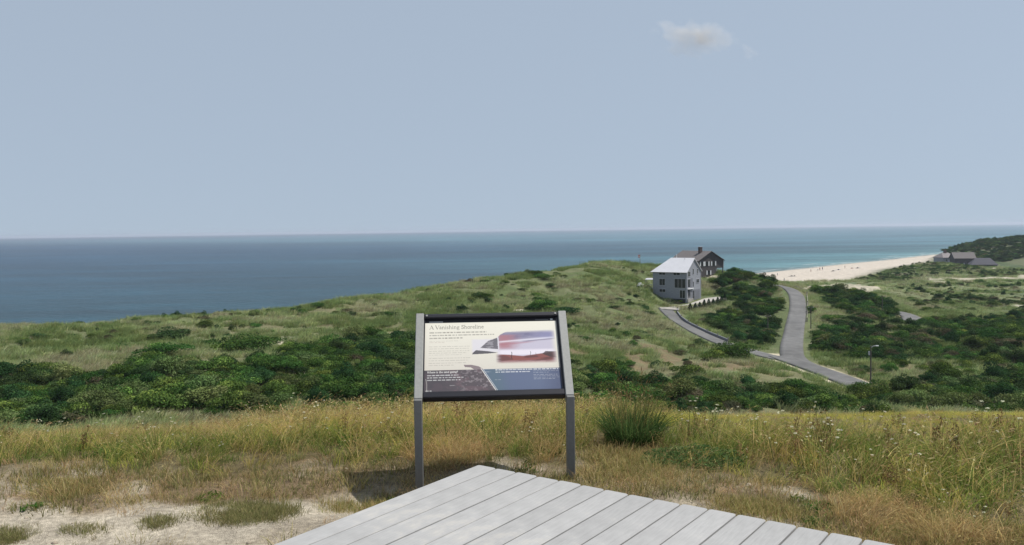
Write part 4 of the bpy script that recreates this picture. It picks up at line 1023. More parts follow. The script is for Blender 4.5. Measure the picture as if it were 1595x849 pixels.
# ------------------------------------------------------------------ information sign
GL = {
 'A': (1.25, [([(.08, 0), (.62, 1.5)], .07), ([(.60, 1.5), (1.12, 0)], .17), ([(.28, .5), (.92, .5)], .07), ([(-.08, 0), (.26, 0)], .07), ([(.92, 0), (1.32, 0)], .07)]),
 'V': (1.2, [([(.12, 1.5), (.62, 0)], .17), ([(.62, 0), (1.12, 1.5)], .07), ([(-.05, 1.5), (.32, 1.5)], .07), ([(.95, 1.5), (1.28, 1.5)], .07)]),
 'S': (.9, [([(.78, 1.25), (.62, 1.46), (.38, 1.46), (.18, 1.28), (.2, 1.0), (.42, .82), (.66, .64), (.78, .4), (.66, .1), (.4, .0), (.16, .08), (.08, .35)], .13)]),
 'W': (1.8, [([(.1, 1.5), (.5, 0)], .18), ([(.5, 0), (.88, 1.4)], .09), ([(.88, 1.4), (1.25, 0)], .18), ([(1.25, 0), (1.65, 1.5)], .09)]),
 'a': (.82, [([(.12, .78), (.25, .95), (.45, .97), (.58, .8), (.58, .12), (.72, .02)], .12), ([(.58, .55), (.3, .48), (.12, .3), (.16, .08), (.34, .02), (.58, .2)], .1)]),
 'n': (.98, [([(.2, 0), (.2, .95)], .14), ([(.2, .7), (.4, .93), (.6, .95), (.74, .75), (.74, 0)], .12), ([(.05, 0), (.36, 0)], .06), ([(.6, 0), (.92, 0)], .06), ([(.06, .93), (.2, .95)], .06)]),
 'i': (.48, [([(.22, 0), (.22, .95)], .14), ([(.22, 1.32), (.22, 1.36)], .17), ([(.05, 0), (.4, 0)], .06), ([(.06, .93), (.22, .95)], .06)]),
 's': (.68, [([(.52, .78), (.42, .95), (.24, .95), (.12, .8), (.18, .6), (.42, .42), (.52, .24), (.42, .05), (.22, .02), (.1, .2)], .11)]),
 'h': (.98, [([(.2, 0), (.2, 1.55)], .14), ([(.2, .7), (.4, .93), (.6, .95), (.74, .75), (.74, 0)], .12), ([(.05, 0), (.36, 0)], .06), ([(.6, 0), (.92, 0)], .06), ([(.05, 1.53), (.2, 1.55)], .06)]),
 'g': (.86, [([(.4, .95), (.18, .85), (.12, .62), (.22, .42), (.42, .36), (.62, .46), (.66, .68), (.58, .88), (.4, .95)], .11), ([(.6, .88), (.8, .95)], .08), ([(.22, .4), (.14, .2), (.3, .08), (.62, .04), (.76, -.14), (.66, -.38), (.38, -.45), (.12, -.36), (.08, -.16), (.22, .0)], .09)]),
 'o': (.88, [([(.44, .96), (.2, .84), (.1, .5), (.2, .14), (.44, .02), (.68, .14), (.78, .5), (.68, .84), (.44, .96)], .13)]),
 'r': (.66, [([(.2, 0), (.2, .95)], .14), ([(.2, .65), (.36, .9), (.58, .93)], .12), ([(.05, 0), (.38, 0)], .06), ([(.06, .93), (.2, .95)], .06)]),
 'e': (.82, [([(.14, .55), (.68, .58), (.62, .84), (.42, .96), (.2, .84), (.1, .5), (.2, .14), (.44, .02), (.7, .16)], .11)]),
 'l': (.46, [([(.2, 0), (.2, 1.55)], .14), ([(.04, 0), (.38, 0)], .06), ([(.04, 1.53), (.2, 1.55)], .06)]),
 't': (.58, [([(.24, 1.25), (.24, .15), (.36, .02), (.52, .08)], .13), ([(.06, .93), (.5, .93)], .09)]),
 'd': (.92, [([(.7, 1.55), (.7, 0)], .14), ([(.7, .8), (.45, .96), (.2, .84), (.1, .5), (.2, .14), (.45, .02), (.7, .2)], .12)]),
 '?': (.78, [([(.12, 1.2), (.24, 1.42), (.46, 1.46), (.64, 1.3), (.62, 1.05), (.4, .78), (.38, .5)], .14), ([(.38, .08), (.38, .1)], .18)]),
}
def panel_art():
    NW, NH = 620, 410
    u, v = np.meshgrid((np.arange(NW)+.5)/NW, (np.arange(NH)+.5)/NH)
    img = np.zeros((NH, NW, 3)); cream = np.array(srgb(226, 220, 200)); cream2 = np.array(srgb(206, 198, 182))
    k = np.clip((v-.05)/.65, 0, 1)[..., None]; img[:] = cream*(1-k)+cream2*k
    img *= (1+.02*(fbm(u*60, v*40, 2, 3)-.5))[..., None]
    U = lambda x: (x-125)/1190.; Vv = lambda y: (y-95)/645.            # from the photograph's panel, flattened
    def mix(c, m_): 
        nonlocal img
        img = img*(1-m_[..., None])+np.array(c)*m_[..., None]
    def soft(x0, x1, y0, y1, s):
        return sst(U(x0)-s, U(x0)+s, u)*(1-sst(U(x1)-s, U(x1)+s, u))*sst(Vv(y0)-s, Vv(y0)+s, v)*(1-sst(Vv(y1)-s, Vv(y1)+s, v))
    n1 = fbm(u*26, v*30, 12, 4); n2 = fbm(u*9+3, v*40, 14, 4)
    def poly(pts): return inpoly(u, v, [(U(a), Vv(b)) for a, b in pts]).astype(float)
    # picture of the shore
    mix(srgb(205, 200, 212), soft(545, 790, 285, 400, .012)*.75)
    box = soft(778, 1274, 222, 490, .03)
    sky = srgb(100, 98, 136); lil = srgb(184, 176, 196); pink = srgb(172, 106, 116)
    y = v*645+95; x = u*1190+125
    top = np.clip(1-sst(285, 330, y+(x-780)*.06+40*(n2-.5)), 0, 1); m_ = box*poly([(775, 270), (800, 245), (850, 222), (1290, 205), (1290, 520), (740, 520), (775, 380)])
    mix(lil, m_); mix(sky, m_*top*(.7+.3*n1)); mix(pink, m_*(1-sst(840, 1010, x+60*(n1-.5)))*sst(235, 262, y)*(1-sst(350, 400, y))*.9)
    mix(srgb(170, 95, 110), m_*np.exp(-((y-(330-(x-880)*.08))/7)**2)*(1-sst(1000, 1150, x))*.6)
    mix(srgb(90, 80, 110), m_*np.exp(-((y-(312-(x-980)*.075))/5)**2)*sst(960, 1060, x)*.7)
    mix(srgb(225, 220, 232), m_*np.exp(-((y-(298-(x-980)*.07))/7)**2)*.7); mix(srgb(225, 215, 225), m_*sst(370, 395, y)*(1-sst(420, 440, y))*.8)
    mix(srgb(140, 140, 190), m_*sst(1000, 1250, x)*(1-sst(270, 300, y))*.5)
    red = srgb(140, 68, 62)
    edge = 438-18*np.abs((x-960)/200-.2)**1.5*0+np.where(x < 1000, -22*((1000-x)/250)**1.3, -34*np.clip((x-1000)/290, 0, 1)**1.2)
    low = box*sst(-4, 4, y-edge-8*(n1-.5)); mix(red, low); mix(srgb(80, 45, 48), low*sst(.5, .62, n2)*.7); mix(srgb(196, 130, 100), low*sst(478, 500, y)*.7)
    mix(srgb(66, 48, 52), box*poly([(1165, 425), (1195, 402), (1290, 404), (1290, 462), (1230, 450)])*(.8+.2*n1)); mix(srgb(90, 60, 62), box*poly([(755, 425), (860, 440), (900, 470), (755, 490)])*.6)
    # grey wedge cut out of the picture on its left
    tri = poly([(616, 362), (690, 300), (772, 272), (777, 375), (700, 368)]); mix(srgb(104, 100, 108), tri); mix(srgb(150, 145, 152), tri*sst(.52, .64, fbm(u*40, v*60, 8, 3))*.7)
    mix(srgb(205, 200, 208), poly([(772, 265), (782, 262), (786, 378), (776, 378)])); mix(srgb(88, 84, 90), poly([(545, 417), (548, 405), (578, 380), (690, 392), (772, 406), (690, 412)]))
    # dark band with the map and the sea
    blue = np.array(srgb(84, 100, 134)); brown = srgb(86, 76, 82)
    band = (v > Vv(548)).astype(float); mix(blue, band); mix(srgb(76, 108, 118), band*np.exp(-((x-720-(y-548)*.2)/90)**2)*.6); mix(srgb(58, 66, 104), band*sst(1100, 1320, x)*.5)
    cx_ = 622+(y-545)*.66; land = band*(x < cx_); mix(brown, land)
    mix(srgb(150, 138, 142), land*sst(.55, .66, fbm(u*70, v*60, 31, 4))*sst(380, 520, x)*.55); mix(srgb(110, 84, 92), land*sst(.5, .6, fbm(u*20, v*18, 35, 3))*.5)
    mix(srgb(72, 66, 74), land*(1-sst(250, 430, x))*.6)
    hook = poly([(468, 506), (540, 508), (600, 522), (640, 548), (560, 549), (530, 530), (478, 525)]); mix(srgb(120, 100, 106), hook*.9)
    mix(srgb(214, 206, 196), ((v > Vv(540)) & (np.abs(x-cx_) < 4)).astype(float)); mix(srgb(205, 205, 205), (band > 0)*(np.abs(x-cx_-14) < 2)*1.)
    mix(srgb(150, 145, 140), (v > Vv(620))*(np.abs(x-(134+8*np.sin((y-600)/40)+ (y-620)*.12)) < 4)*.8)
    # black header band and edge
    mix(srgb(36, 34, 40), (v < .052).astype(float)); mix(srgb(190, 190, 190), ((v > .03) & (v < .044) & (u > .03) & (u < .135)).astype(float)*.8); mix(srgb(200, 200, 200), ((v > .018) & (v < .04) & (np.abs(u-.965) < .009)).astype(float)); mix(srgb(120, 120, 120), ((v > .024) & (v < .036) & (u > .84) & (u < .94)).astype(float)*.7)
    # three small posts standing in the picture
    for (a, y0, y1, w_) in ((893, 402, 470, 3.2), (1060, 398, 438, 2), (1107, 414, 436, 1.6)): mix(srgb(48, 40, 44), ((np.abs(x-a-3*np.sin((y-y0)/9.)) < w_) & (y > y0) & (y < y1)).astype(float)*.9)
    # words
    def text(s_, x0, yb, xh, c, bold=1., track=1., maxx=None):
        nonlocal img
        X, Y = u*1190, v*645+0.0
        tot = sum(GL[ch][0] if ch in GL else .5 for ch in s_); sx = xh if maxx is None else (maxx-x0)/tot
        cx0 = x0-125; yb = yb-95; segs = []
        for ch in s_:
            if ch == ' ': cx0 += .5*sx; continue
            adv, st = GL[ch]
            for pts, w_ in st:
                for a, b in zip(pts[:-1], pts[1:]): segs.append((cx0+a[0]*sx, yb-a[1]*xh, cx0+b[0]*sx, yb-b[1]*xh, w_*xh*bold))
            cx0 += adv*sx
        pxs = 1190./NW
        for (ax, ay, bx, by, w_) in segs:
            i0 = max(0, int((min(ax, bx)-6)/1190*NW)); i1 = min(NW, int((max(ax, bx)+6)/1190*NW)+1); j0 = max(0, int((min(ay, by)-6)/645*NH)); j1 = min(NH, int((max(ay, by)+6)/645*NH)+1)
            xx = X[j0:j1, i0:i1]; yy = Y[j0:j1, i0:i1]; dx, dy = bx-ax, by-ay; t_ = np.clip(((xx-ax)*dx+(yy-ay)*dy)/(dx*dx+dy*dy+1e-9), 0, 1)
            d = np.hypot(xx-ax-t_*dx, yy-ay-t_*dy); m_ = np.clip(.5+(w_/2-d)/pxs, 0, 1)[..., None]; img[j0:j1, i0:i1] = img[j0:j1, i0:i1]*(1-m_)+np.array(c)*m_
    text('A Vanishing Shoreline', 166, 184, 21, srgb(70, 64, 58), 1.25, maxx=655)
    text('Where is the sand going?', 150, 572, 10.5, srgb(235, 232, 225), 1.4, maxx=418)
    rt_ = np.random.default_rng(4)
    def line(x0, x1, yc, h, c, a_):                 # body copy too small to read: strokes of word length
        nonlocal img
        xx = x0
        while xx < x1:
            w_ = min(rt_.uniform(10, 44), x1-xx); m_ = ((x > xx) & (x < xx+w_) & (np.abs(y-yc) < h)).astype(float)
            tex = .55+.45*(np.sin(x*1.15+xx) > -.35); mix(c, m_*a_*tex*rt_.uniform(.75, 1)); xx += w_+rt_.uniform(6, 9)
    dk = srgb(98, 90, 80)
    for yc, x1 in ((217, 680), (241, 745), (267, 468)): line(166, x1, yc, 5, dk, .8)
    line(166, 430, 293, 1.5, dk, .5); line(166, 300, 305, 2.2, srgb(150, 110, 100), .5)
    for yc, x1 in ((343, 525), (362, 515), (382, 520), (400, 500), (416, 450), (445, 530), (465, 510), (487, 490), (506, 385)): line(162, x1, yc, 2.2, dk, .5)
    wh = srgb(225, 225, 222)
    for yc, x1 in ((592, 420), (612, 465), (632, 437)): line(150, x1, yc, 4.2, wh, .7)
    for yc, x0, x1, h in ((556, 745, 1305, 4.2), (576, 745, 1045, 4.2)): line(x0, x1, yc, h, wh, .85)
    for yc, x1 in ((572, 1295), (585, 1210), (604, 1290), (616, 1300), (628, 1302), (640, 1260)): line(1075, x1, yc, 2, wh, .35)
    line(655, 705, 572, 2, wh, .6); line(735, 790, 640, 2, wh, .3); line(345, 395, 680, 2.5, wh, .4); line(138, 190, 722, 5, wh, .5)
    return img
def info_sign():
    fl = np.array([(652-CX)/F*5.46, 5.46, 0]); 
    rz = rad(3.2); e = empty('information_sign', (fl[0]-.016, 5.44, 0), rz, label='slanted information sign titled A Vanishing Shoreline on two metal posts', cat='sign')
    Wd = (888-652)/F*5.5; z0 = .585; run, rise = .385, .475; sl_ = math.atan2(rise, run); L = math.hypot(run, rise)
    # frame of the slanted plane: local x across, y up the slope, z outward (towards the reader)
    def T(x, s_, n_): return Vector((x, s_*math.cos(sl_)-n_*math.sin(sl_), z0+s_*math.sin(sl_)+n_*math.cos(sl_)))
    R = Matrix(((1, 0, 0, 0), (0, math.cos(sl_), -math.sin(sl_), 0), (0, math.sin(sl_), math.cos(sl_), z0), (0, 0, 0, 1)))
    pw = .052
    for x in (0, Wd):
        mb = MB(); h = pw/2
        mb.box(x-h, x+h, -.075, .0, -.45, z0+.0, bev=.004); p_ = mb.build('post', M_post_shade, e)
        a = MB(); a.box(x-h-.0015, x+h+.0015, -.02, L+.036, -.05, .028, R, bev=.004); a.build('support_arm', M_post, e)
    x0, x1 = pw/2+.002, Wd-pw/2-.002
    def rail(s0, s1, name):
        MB().box(x0, x1, s0, s1, -.045, .022, R, bev=.006).build(name, M_black, e)
    rail(L+.0, L+.034, 'top_rail'); rail(-.012, .034, 'bottom_rail')
    MB().box(x0, x1, .034, L, -.03, -.012, R).build('backing_panel', M_black, e)
    MB().box(x0, x0+.008, .034, L, -.012, .006, R).build('side_trim', M_black, e); MB().box(x1-.016, x1, .034, L, -.012, .006, R).build('side_trim', M_black, e)
    for sx in (x0+.02, x1-.02): MB().tube([T(sx, L+.017, .022), T(sx, L+.017, .026)], .007, 8).build('bolt', M_post, e)
    img = panel_art(); g_ = img.mean(2, keepdims=True); img = np.clip((g_+(img-g_)*.72)*.95, 0, .9); NH, NW = img.shape[:2]
    gx, gy = np.meshgrid(np.linspace(x0+.008, x1-.016, NW), np.linspace(L, .034, NH)); n_ = -.004
    V = np.stack([gx, gy*math.cos(sl_)-n_*math.sin(sl_), z0+gy*math.sin(sl_)+n_*math.cos(sl_)], -1).reshape(-1, 3)
    i, j = np.meshgrid(np.arange(NH-1), np.arange(NW-1), indexing='ij'); i = i.ravel(); j = j.ravel(); f = np.stack([i*NW+j, (i+1)*NW+j, (i+1)*NW+j+1, i*NW+j+1], 1)
    m, t, o = newmat('printed_panel'); p = N(t, 'ShaderNodeBsdfPrincipled'); ca = N(t, 'ShaderNodeAttribute', attribute_name='Col'); t.links.new(ca.outputs['Color'], p.inputs['Base Color']); p.inputs['Roughness'].default_value = .38; p.inputs['Specular IOR Level'].default_value = .35; t.links.new(p.outputs[0], o.inputs[0])
    pr = mesh('printed_panel', V, f, m, e, cols=img.reshape(-1, 3)*PRINT)
PRINT = 1.0
info_sign()

# ------------------------------------------------------------------ meadow in front
STRAW = [(.64, .49, .22), (.72, .58, .30), (.54, .42, .18), (.48, .40, .16)]
GREEN = [(.20, .28, .08), (.28, .34, .10), (.12, .19, .05), (.26, .29, .10)]
YGREEN = [(.56, .56, .13), (.66, .60, .16), (.46, .50, .11), (.70, .60, .20)]
RUST = [(.56, .40, .21), (.62, .48, .27), (.46, .33, .17), (.60, .50, .29)]
DRY = [(.50, .39, .20), (.42, .31, .16), (.56, .46, .27), (.32, .31, .13), (.26, .28, .10)]
SEEDH = [(.40, .33, .19), (.30, .22, .12), (.46, .40, .26)]
rg = np.random.default_rng(21)
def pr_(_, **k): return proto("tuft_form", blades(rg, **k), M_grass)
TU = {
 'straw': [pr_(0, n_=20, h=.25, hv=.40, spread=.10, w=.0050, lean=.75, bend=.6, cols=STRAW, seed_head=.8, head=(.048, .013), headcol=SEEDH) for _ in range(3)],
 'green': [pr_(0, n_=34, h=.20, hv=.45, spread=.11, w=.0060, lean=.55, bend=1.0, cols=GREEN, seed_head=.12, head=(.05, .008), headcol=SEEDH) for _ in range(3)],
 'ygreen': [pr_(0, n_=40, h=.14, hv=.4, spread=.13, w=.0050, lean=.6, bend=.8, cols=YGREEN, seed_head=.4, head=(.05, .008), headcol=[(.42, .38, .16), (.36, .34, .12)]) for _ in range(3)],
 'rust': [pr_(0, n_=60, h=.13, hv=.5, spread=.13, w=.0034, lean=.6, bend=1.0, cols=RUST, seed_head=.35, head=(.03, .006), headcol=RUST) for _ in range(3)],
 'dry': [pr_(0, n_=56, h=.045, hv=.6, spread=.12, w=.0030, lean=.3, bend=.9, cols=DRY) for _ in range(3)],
 'turf': [pr_(0, n_=54, h=.035, hv=.5, spread=.10, w=.0034, lean=.2, bend=1.0, cols=[(.27, .27, .13), (.36, .32, .18), (.20, .21, .09)]) for _ in range(3)],
}
def weed_form(seed):
    rr = np.random.default_rng(seed); V = []; F_ = []; C = []
    for i in range(6):
        a = rr.uniform(0, 6.28); r = .07*rr.random(); x, y = r*math.cos(a), r*math.sin(a); H = .23*rr.uniform(.7, 1.25); dx, dy = rr.normal(.10, .08), rr.normal(0, .08); c = np.array((.22, .16, .085))*rr.uniform(.7, 1.3)
        b = len(V)
        for k in range(4):
            t_ = k/3; V += [(x+dx*t_*H-.002, y+dy*t_*H, H*t_), (x+dx*t_*H+.002, y+dy*t_*H, H*t_)]; C += [c, c]
            if k: q = b+2*k; F_.append((q-2, q-1, q+1, q))
        for s_ in range(26):
            t_ = rr.uniform(.5, 1.02); px, py, pz = x+dx*t_*H, y+dy*t_*H, H*t_; d = rr.normal(0, .012, 3); b = len(V); sz = rr.uniform(.004, .008)
            cc = c*rr.uniform(.8, 1.5); q = np.array([px, py, pz])+d; n1_ = rr.normal(size=3); n1_ /= np.linalg.norm(n1_); n2_ = np.cross(n1_, rr.normal(size=3)); n2_ /= np.linalg.norm(n2_)
            V += [tuple(q-n1_*sz), tuple(q-n2_*sz), tuple(q+n1_*sz), tuple(q+n2_*sz)]; C += [cc]*4; F_.append((b, b+1, b+2, b+3))
    return V, np.array(F_), np.array(C)
TU['weed'] = [proto('weed_form', weed_form(k), M_grass) for k in (1, 2)]
def flower_form(seed):
    rr = np.random.default_rng(seed); V = []; F_ = []; C = []
    for i in range(2+seed % 2):
        a = rr.uniform(0, 6.28); r = .06*rr.random(); x, y = r*math.cos(a), r*math.sin(a); H = .33*rr.uniform(.7, 1.2); dx, dy = rr.normal(.16, .1), rr.normal(0, .1); b = len(V)
        for k in range(4):
            t_ = k/3; V += [(x+dx*t_*H-.0015, y+dy*t_*H, H*t_), (x+dx*t_*H+.0015, y+dy*t_*H, H*t_)]; C += [np.array((.10, .14, .05))]*2
            if k: q = b+2*k; F_.append((q-2, q-1, q+1, q))
        top = np.array([x+dx*H, y+dy*H, H]); R_ = rr.uniform(.008, .016)
        for s_ in range(34):
            d = rr.normal(size=3); d /= np.linalg.norm(d); d[2] *= .45; q = top+d*R_*rr.random()**.4; n1_ = np.array([1, 0, rr.normal(0, .4)]); n1_ /= np.linalg.norm(n1_); n2_ = np.array([0, 1, rr.normal(0, .4)]); sz = .0032
            b = len(V); V += [tuple(q-n1_*sz), tuple(q-n2_*sz), tuple(q+n1_*sz), tuple(q+n2_*sz)]; C += [np.array((.78, .77, .70))*rr.uniform(.8, 1.05)]*4; F_.append((b, b+1, b+2, b+3))
    return V, np.array(F_), np.array(C)
TU['flower'] = [proto('flower_form', flower_form(k), M_grass) for k in (1, 2, 3)]
def leafy_form(seed, n_=120, R_=.16, H=.12, ls=.028, cols=((.06, .13, .03), (.09, .17, .045))):
    rr = np.random.default_rng(seed); V = []; F_ = []; C = []
    for i in range(n_):
        a = rr.uniform(0, 6.28); r = R_*math.sqrt(rr.random()); q = np.array([r*math.cos(a), r*math.sin(a), H*rr.random()*(1-r/R_*.6)]); n1_ = rr.normal(size=3); n1_ /= np.linalg.norm(n1_); n2_ = np.cross(n1_, rr.normal(size=3)+np.array([0, 0, 2])); n2_ /= np.linalg.norm(n2_); s_ = ls*rr.uniform(.6, 1.3)
        b = len(V); V += [tuple(q-n1_*s_), tuple(q-n2_*s_*.4), tuple(q+n1_*s_), tuple(q+n2_*s_*.4)]; C += [np.array(cols[i % 2])*rr.uniform(.6, 1.3)]*4; F_.append((b, b+1, b+2, b+3))
    return V, np.array(F_), np.array(C)
TU['leafy'] = [proto('leafy_form', leafy_form(k), M_grass) for k in (1, 2)]
LAB = {'straw': 'tall straw coloured grass with seed heads leaning in the wind', 'green': 'green grass growing through the meadow', 'ygreen': 'yellow-green grass on the crest of the meadow', 'rust': 'fine rust-brown grass at the foot of the tall meadow',
       'dry': 'short dry brown grass on the sandy ground', 'turf': 'low flat turf tufts on the bare sand', 'weed': 'dark brown seeding weeds among the meadow grass', 'flower': 'white wildflowers dotted through the meadow', 'leafy': 'low green leafy weeds in the meadow'}
NAMES = {'straw': 'meadow_grass', 'green': 'meadow_grass', 'ygreen': 'meadow_grass', 'rust': 'meadow_grass', 'dry': 'dry_grass', 'turf': 'turf', 'weed': 'seeding_weeds', 'flower': 'wildflowers', 'leafy': 'leafy_weeds'}
def in_deck(x, y, m_=.0):
    AZ = rad(35.3); dx, dy = x+.233, y-5.276; a = dx*math.sin(AZ)+dy*math.cos(AZ); b = dx*math.cos(AZ)-dy*math.sin(AZ)
    return (a < .02+m_) & (b > -.03-m_)
def meadow():
    rr = np.random.default_rng(9)
    def cand(dens, y0, y1, wmul=.68):
        yy = np.linspace(y0, y1, 60); ws = wmul*yy*2; area = np.trapezoid(ws, yy) if hasattr(np, 'trapezoid') else np.trapz(ws, yy); n_ = int(dens*area)
        y = rr.uniform(y0, y1, n_*2); keep = rr.random(n_*2) < y/y1; y = y[keep]; x = rr.uniform(-1, 1, len(y))*wmul*y; return x, y
    jobs = {k: [] for k in TU}
    x, y = cand(82, 3.6, 15.5); tall, sand, px, py = zones(x, y); n1 = fbm(x/1.1, y/1.1, 61, 4); n2 = fbm(x/.5+9, y/.5, 63, 3); u_ = rr.random(len(x)); d = in_deck(x, y, .03)
    fr_ = sst(0, 60, np.interp(px, *TALLB)-py)                     # 0 at the front edge, 1 well inside
    ok = (tall > rr.random(len(x))) & ~d; 
    clump = ((np.abs(x-.99) < .34) & (np.abs(y-7.0) < .35)); ok &= ~clump
    # mixture of kinds
    left = 1-sst(250, 520, px); right = sst(900, 1150, px); fright = sst(1250, 1500, px); crest = sst(6.5, 7.6, y)
    mid = (1-left)*(1-right)
    w = {'straw': .35+.5*mid+1.4*left*crest+.15*right, 'green': .40+1.3*sst(.48, .58, n1)*(1-.5*crest)+.25*right+.5*left*(1-crest)-.25*crest, 'ygreen': .25+5.0*right*crest+1.0*mid*crest, 'rust': .5*(1-fr_)+1.2*left*crest*sst(.42, .55, n2)+.10,
         'weed': .04+.10*(1-crest)*sst(.45, .55, n2)+.16*fright*(1-crest)+.15*(np.abs(px-330) < 50), 'flower': (.055+.035*right)*(1-.8*crest)*2.6, 'leafy': .04*(1-crest)}
    w = {k: np.clip(v_*np.ones_like(x), 0, None) for k, v_ in w.items()}; ks = list(w); Wm = np.stack([w[k] for k in ks]); Wm /= Wm.sum(0); cs = np.cumsum(Wm, 0); ch = (u_[None] > cs).sum(0)
    for i, k in enumerate(ks):
        q = ok & (ch == i); h = rr.uniform(.75, 1.25, q.sum())*(.55+.45*fr_[q])*(.8+.45*n1[q])*(1-.14*right[q])*(1-(.12+.55*np.maximum(right, left)[q])*sst(6.0, 7.6, y[q])); jobs[k].append((x[q], y[q], h))
    # low zone between meadow and sand
    x, y = cand(150, 3.4, 8.6); tall, sand, px, py = zones(x, y); n1 = fbm(x/.35, y/.35, 71, 4); d = in_deck(x, y, .02)
    dens = (1-tall)*(1-.93*sand)*(.35+.65*sst(.34, .50, n1)); q = (rr.random(len(x)) < dens) & ~d & (y > 3.4)
    xr, yr, n_ = x[q], y[q], n1[q]; c = rr.random(len(xr)); nb = fbm(xr/.6, yr/.6, 75, 3); cut1 = .40+.5*(nb-.5)
    a = c < cut1; jobs['dry'].append((xr[a], yr[a], rr.uniform(.6, 1.5, a.sum()))); a2 = (c >= cut1) & (c < cut1+.28); jobs['turf'].append((xr[a2], yr[a2], rr.uniform(.7, 1.6, a2.sum())))
    a3 = c > .85; jobs['rust'].append((xr[a3], yr[a3], rr.uniform(.3, .8, a3.sum())*(.5+.9*nb[a3]))); a4 = (c > .84) & (c < .85); jobs['leafy'].append((xr[a4], yr[a4], rr.uniform(.3, .6, a4.sum())))
    # sparse turf on the sand and a few islands
    for (ix, iy, rx, ry, dn, kd) in ((195, 817, 80, 11, 260, 'turf'), (385, 797, 70, 17, 320, 'turf'), (8, 832, 30, 11, 80, 'turf'), (90, 762, 90, 14, 120, 'dry'), (1000, 730, 80, 22, 260, 'dry'), (1170, 790, 70, 12, 120, 'dry'), (1480, 830, 120, 25, 320, 'dry'), (560, 772, 50, 12, 160, 'dry')):
        X0, Y0 = Wn(ix, iy); X1, _ = Wn(ix+rx, iy); _, Y1 = Wn(ix, iy-ry); a_ = rr.uniform(0, 6.28, dn); r = np.sqrt(rr.random(dn)); xx = X0+abs(X1-X0)*r*np.cos(a_); yy = Y0+abs(Y1-Y0)*r*np.sin(a_)
        g = (fbm(xx/.2, yy/.2, 5, 3) > .42) & ~in_deck(xx, yy, .03); jobs[kd].append((xx[g], yy[g], rr.uniform(.5, 1.0, g.sum())))
    x, y = cand(5, 3.4, 6.4); g = ~in_deck(x, y, .03); jobs['turf'].append((x[g], y[g], rr.uniform(.3, .8, g.sum())))
    # tawny tussocks at the lower right
    for (ix, iy, rx, ry, dn) in ((1360, 800, 70, 20, 45), (1500, 838, 60, 10, 30), (830, 690, 50, 18, 60), (700, 700, 60, 22, 140)):
        X0, Y0 = Wn(ix, iy); X1, _ = Wn(ix+rx, iy); _, Y1 = Wn(ix, iy-ry); a_ = rr.uniform(0, 6.28, dn); r = np.sqrt(rr.random(dn)); xx = X0+abs(X1-X0)*r*np.cos(a_); yy = Y0+abs(Y1-Y0)*r*np.sin(a_); g = ~in_deck(xx, yy, .04); jobs['rust'].append((xx[g], yy[g], rr.uniform(.5, .95, g.sum())))
    for k, lst in jobs.items():
        x = np.concatenate([a[0] for a in lst]); y = np.concatenate([a[1] for a in lst]); h = np.concatenate([a[2] for a in lst]); v_ = rr.integers(0, len(TU[k]), len(x)); z = height(x, y)-.008
        for j, pt in enumerate(TU[k]):
            q = v_ == j; m_ = q.sum()
            gn_scatter(NAMES[k], pt, np.stack([x[q], y[q], z[q]], 1), np.stack([rr.normal(0, .10, m_), rr.normal(0, .10, m_), rr.normal(0, 1.0, m_)+math.pi*(rr.random(m_) < .22)], 1), np.stack([h[q]*rr.uniform(.85, 1.15, m_)]*2+[h[q]], 1), label=LAB[k], cat=NAMES[k].replace('_', ' '), group=LAB[k])
        print(k, len(x))
meadow()
# the dark green clump right of the sign, and the low leafy patch
def clump():
    X0, Y0 = Wn(985, 694); z = float(height(np.array([X0]), np.array([Y0]))[0])
    e = empty('grass_clump', (X0, Y0, z), 0, label='tall dark green grass clump standing alone right of the sign', cat='grass clump')
    rr = np.random.default_rng(8); dk = [(.06, .10, .035), (.09, .135, .05), (.045, .075, .03), (.13, .17, .065)]
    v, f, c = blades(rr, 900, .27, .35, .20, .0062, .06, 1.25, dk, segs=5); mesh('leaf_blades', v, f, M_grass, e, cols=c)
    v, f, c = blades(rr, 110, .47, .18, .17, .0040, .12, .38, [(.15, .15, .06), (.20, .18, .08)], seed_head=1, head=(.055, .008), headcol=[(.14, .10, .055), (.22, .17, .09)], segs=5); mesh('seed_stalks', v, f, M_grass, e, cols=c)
    X0, Y0 = Wn(1080, 724); z = float(height(np.array([X0]), np.array([Y0]))[0])
    v, f, c = leafy_form(9, 2200, .30, .15, .014, ((.085, .13, .05), (.12, .16, .07)))
    o = mesh('weed_patch', v, f, M_grass, cols=c); o.location = (X0, Y0, z); o.scale = (1.25, .8, 1); prop(o, label='low patch of bright green leafy weeds right of the dark grass clump', cat='weeds')
clump()
# stones and litter on the sand
def pebbles():
    rr = np.random.default_rng(2); V = []; F_ = []
    x = rr.uniform(-4.5, 4.5, 2600); y = rr.uniform(3.4, 6.4, 2600); tall, sand, px, py = zones(x, y); ok = (tall < .5) & ~in_deck(x, y, .02); x, y = x[ok], y[ok]; z = height(x, y)
    for a, b, c in zip(x, y, z):
        s_ = rr.uniform(.002, .009)*(1+2*(rr.random() < .03)); k = len(V); j = rr.uniform(.6, 1.2, 6)
        V += [(a+s_*j[0], b, c), (a, b+s_*j[1], c), (a-s_*j[2], b, c), (a, b-s_*j[3], c), (a, b, c+s_*.6*j[4]), (a, b, c-s_*.5)]
        F_ += [(k, k+1, k+4), (k+1, k+2, k+4), (k+2, k+3, k+4), (k+3, k, k+4), (k+1, k, k+5), (k+2, k+1, k+5), (k+3, k+2, k+5), (k, k+3, k+5)]
    prop(mesh('pebbles', V, np.array(F_), solid('pebble_stone', (.30, .25, .19), .9, nscale=3, namt=.5)), label='small pebbles and grit scattered over the bare sand', cat='pebbles', kind='stuff')
pebbles()

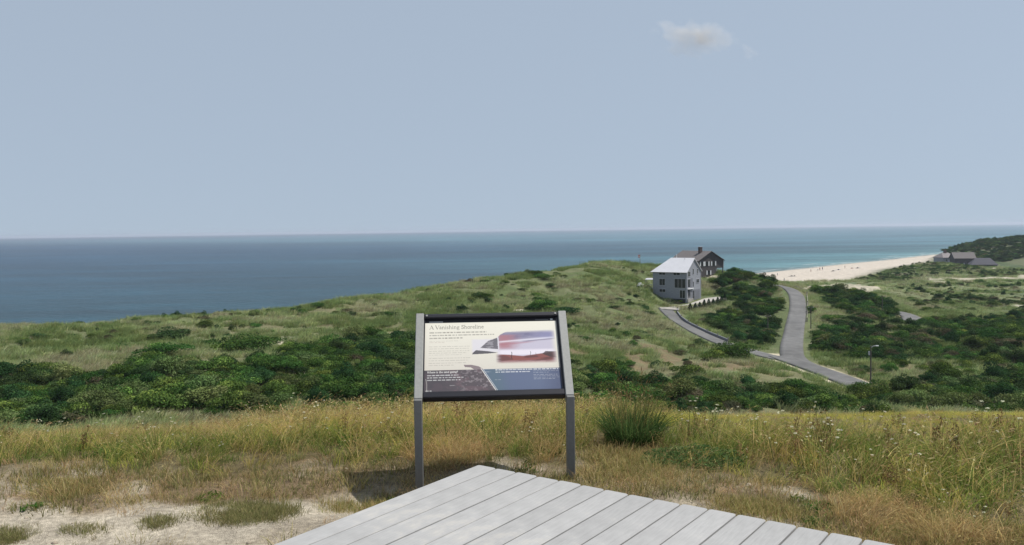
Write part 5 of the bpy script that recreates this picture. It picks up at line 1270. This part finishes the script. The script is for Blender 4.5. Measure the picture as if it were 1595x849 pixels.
# ------------------------------------------------------------------ cloud and haze
def cloud():
    p0 = P(1087, 57, 5200.); bm = __import__('bmesh'); b = bm.new(); bm.ops.create_icosphere(b, subdivisions=4, radius=1)
    me = bpy.data.meshes.new('cloud'); b.to_mesh(me); b.free(); o = bpy.data.objects.new('cloud', me); COL.objects.link(o)
    o.location = tuple(p0); o.scale = (430, 320, 190); o.rotation_euler = (0, rad(24), 0)
    m, t, out = newmat('cloud_vapour'); pv = N(t, 'ShaderNodeVolumePrincipled'); tc = N(t, 'ShaderNodeTexCoord'); mp = N(t, 'ShaderNodeMapping'); mp.inputs['Scale'].default_value = (1.4, 1.4, .9)
    nz = N(t, 'ShaderNodeTexNoise'); nz.inputs['Scale'].default_value = 1.3; nz.inputs['Detail'].default_value = 5; nz.inputs['Roughness'].default_value = .5
    ln = N(t, 'ShaderNodeVectorMath', operation='LENGTH'); t.links.new(tc.outputs['Object'], ln.inputs[0]); t.links.new(tc.outputs['Object'], mp.inputs[0]); t.links.new(mp.outputs[0], nz.inputs['Vector'])
    sub = N(t, 'ShaderNodeMath', operation='SUBTRACT'); t.links.new(nz.outputs[0], sub.inputs[0])
    mr = N(t, 'ShaderNodeMapRange'); mr.inputs[1].default_value = .0; mr.inputs[2].default_value = 1.0; mr.inputs[3].default_value = .33; mr.inputs[4].default_value = .78; t.links.new(ln.outputs['Value'], mr.inputs[0]); t.links.new(mr.outputs[0], sub.inputs[1])
    mu = N(t, 'ShaderNodeMath', operation='MULTIPLY'); mu.inputs[1].default_value = .14; mu.use_clamp = True; t.links.new(sub.outputs[0], mu.inputs[0]); t.links.new(mu.outputs[0], pv.inputs['Density'])
    pv.inputs['Color'].default_value = (1, 1, 1, 1); pv.inputs['Anisotropy'].default_value = .3; t.links.new(pv.outputs[0], out.inputs['Volume']); me.materials.append(m)
    prop(o, label='single thin white wisp of cloud high in the right of the sky', cat='cloud')
cloud()
S.cycles.volume_max_steps = 96; S.cycles.volume_step_rate = 4
def haze():
    b_ = 18500.; mb = MB().box(-b_, b_, -b_, b_, SEA-16, 12.0); m, t, out = newmat('sea_haze'); pv = N(t, 'ShaderNodeVolumePrincipled')
    pv.inputs['Density'].default_value = HAZE; pv.inputs['Color'].default_value = (.80, .87, 1, 1); pv.inputs['Anisotropy'].default_value = .2; t.links.new(pv.outputs[0], out.inputs['Volume'])
    prop(mb.build('haze', m), kind='stuff')
haze()
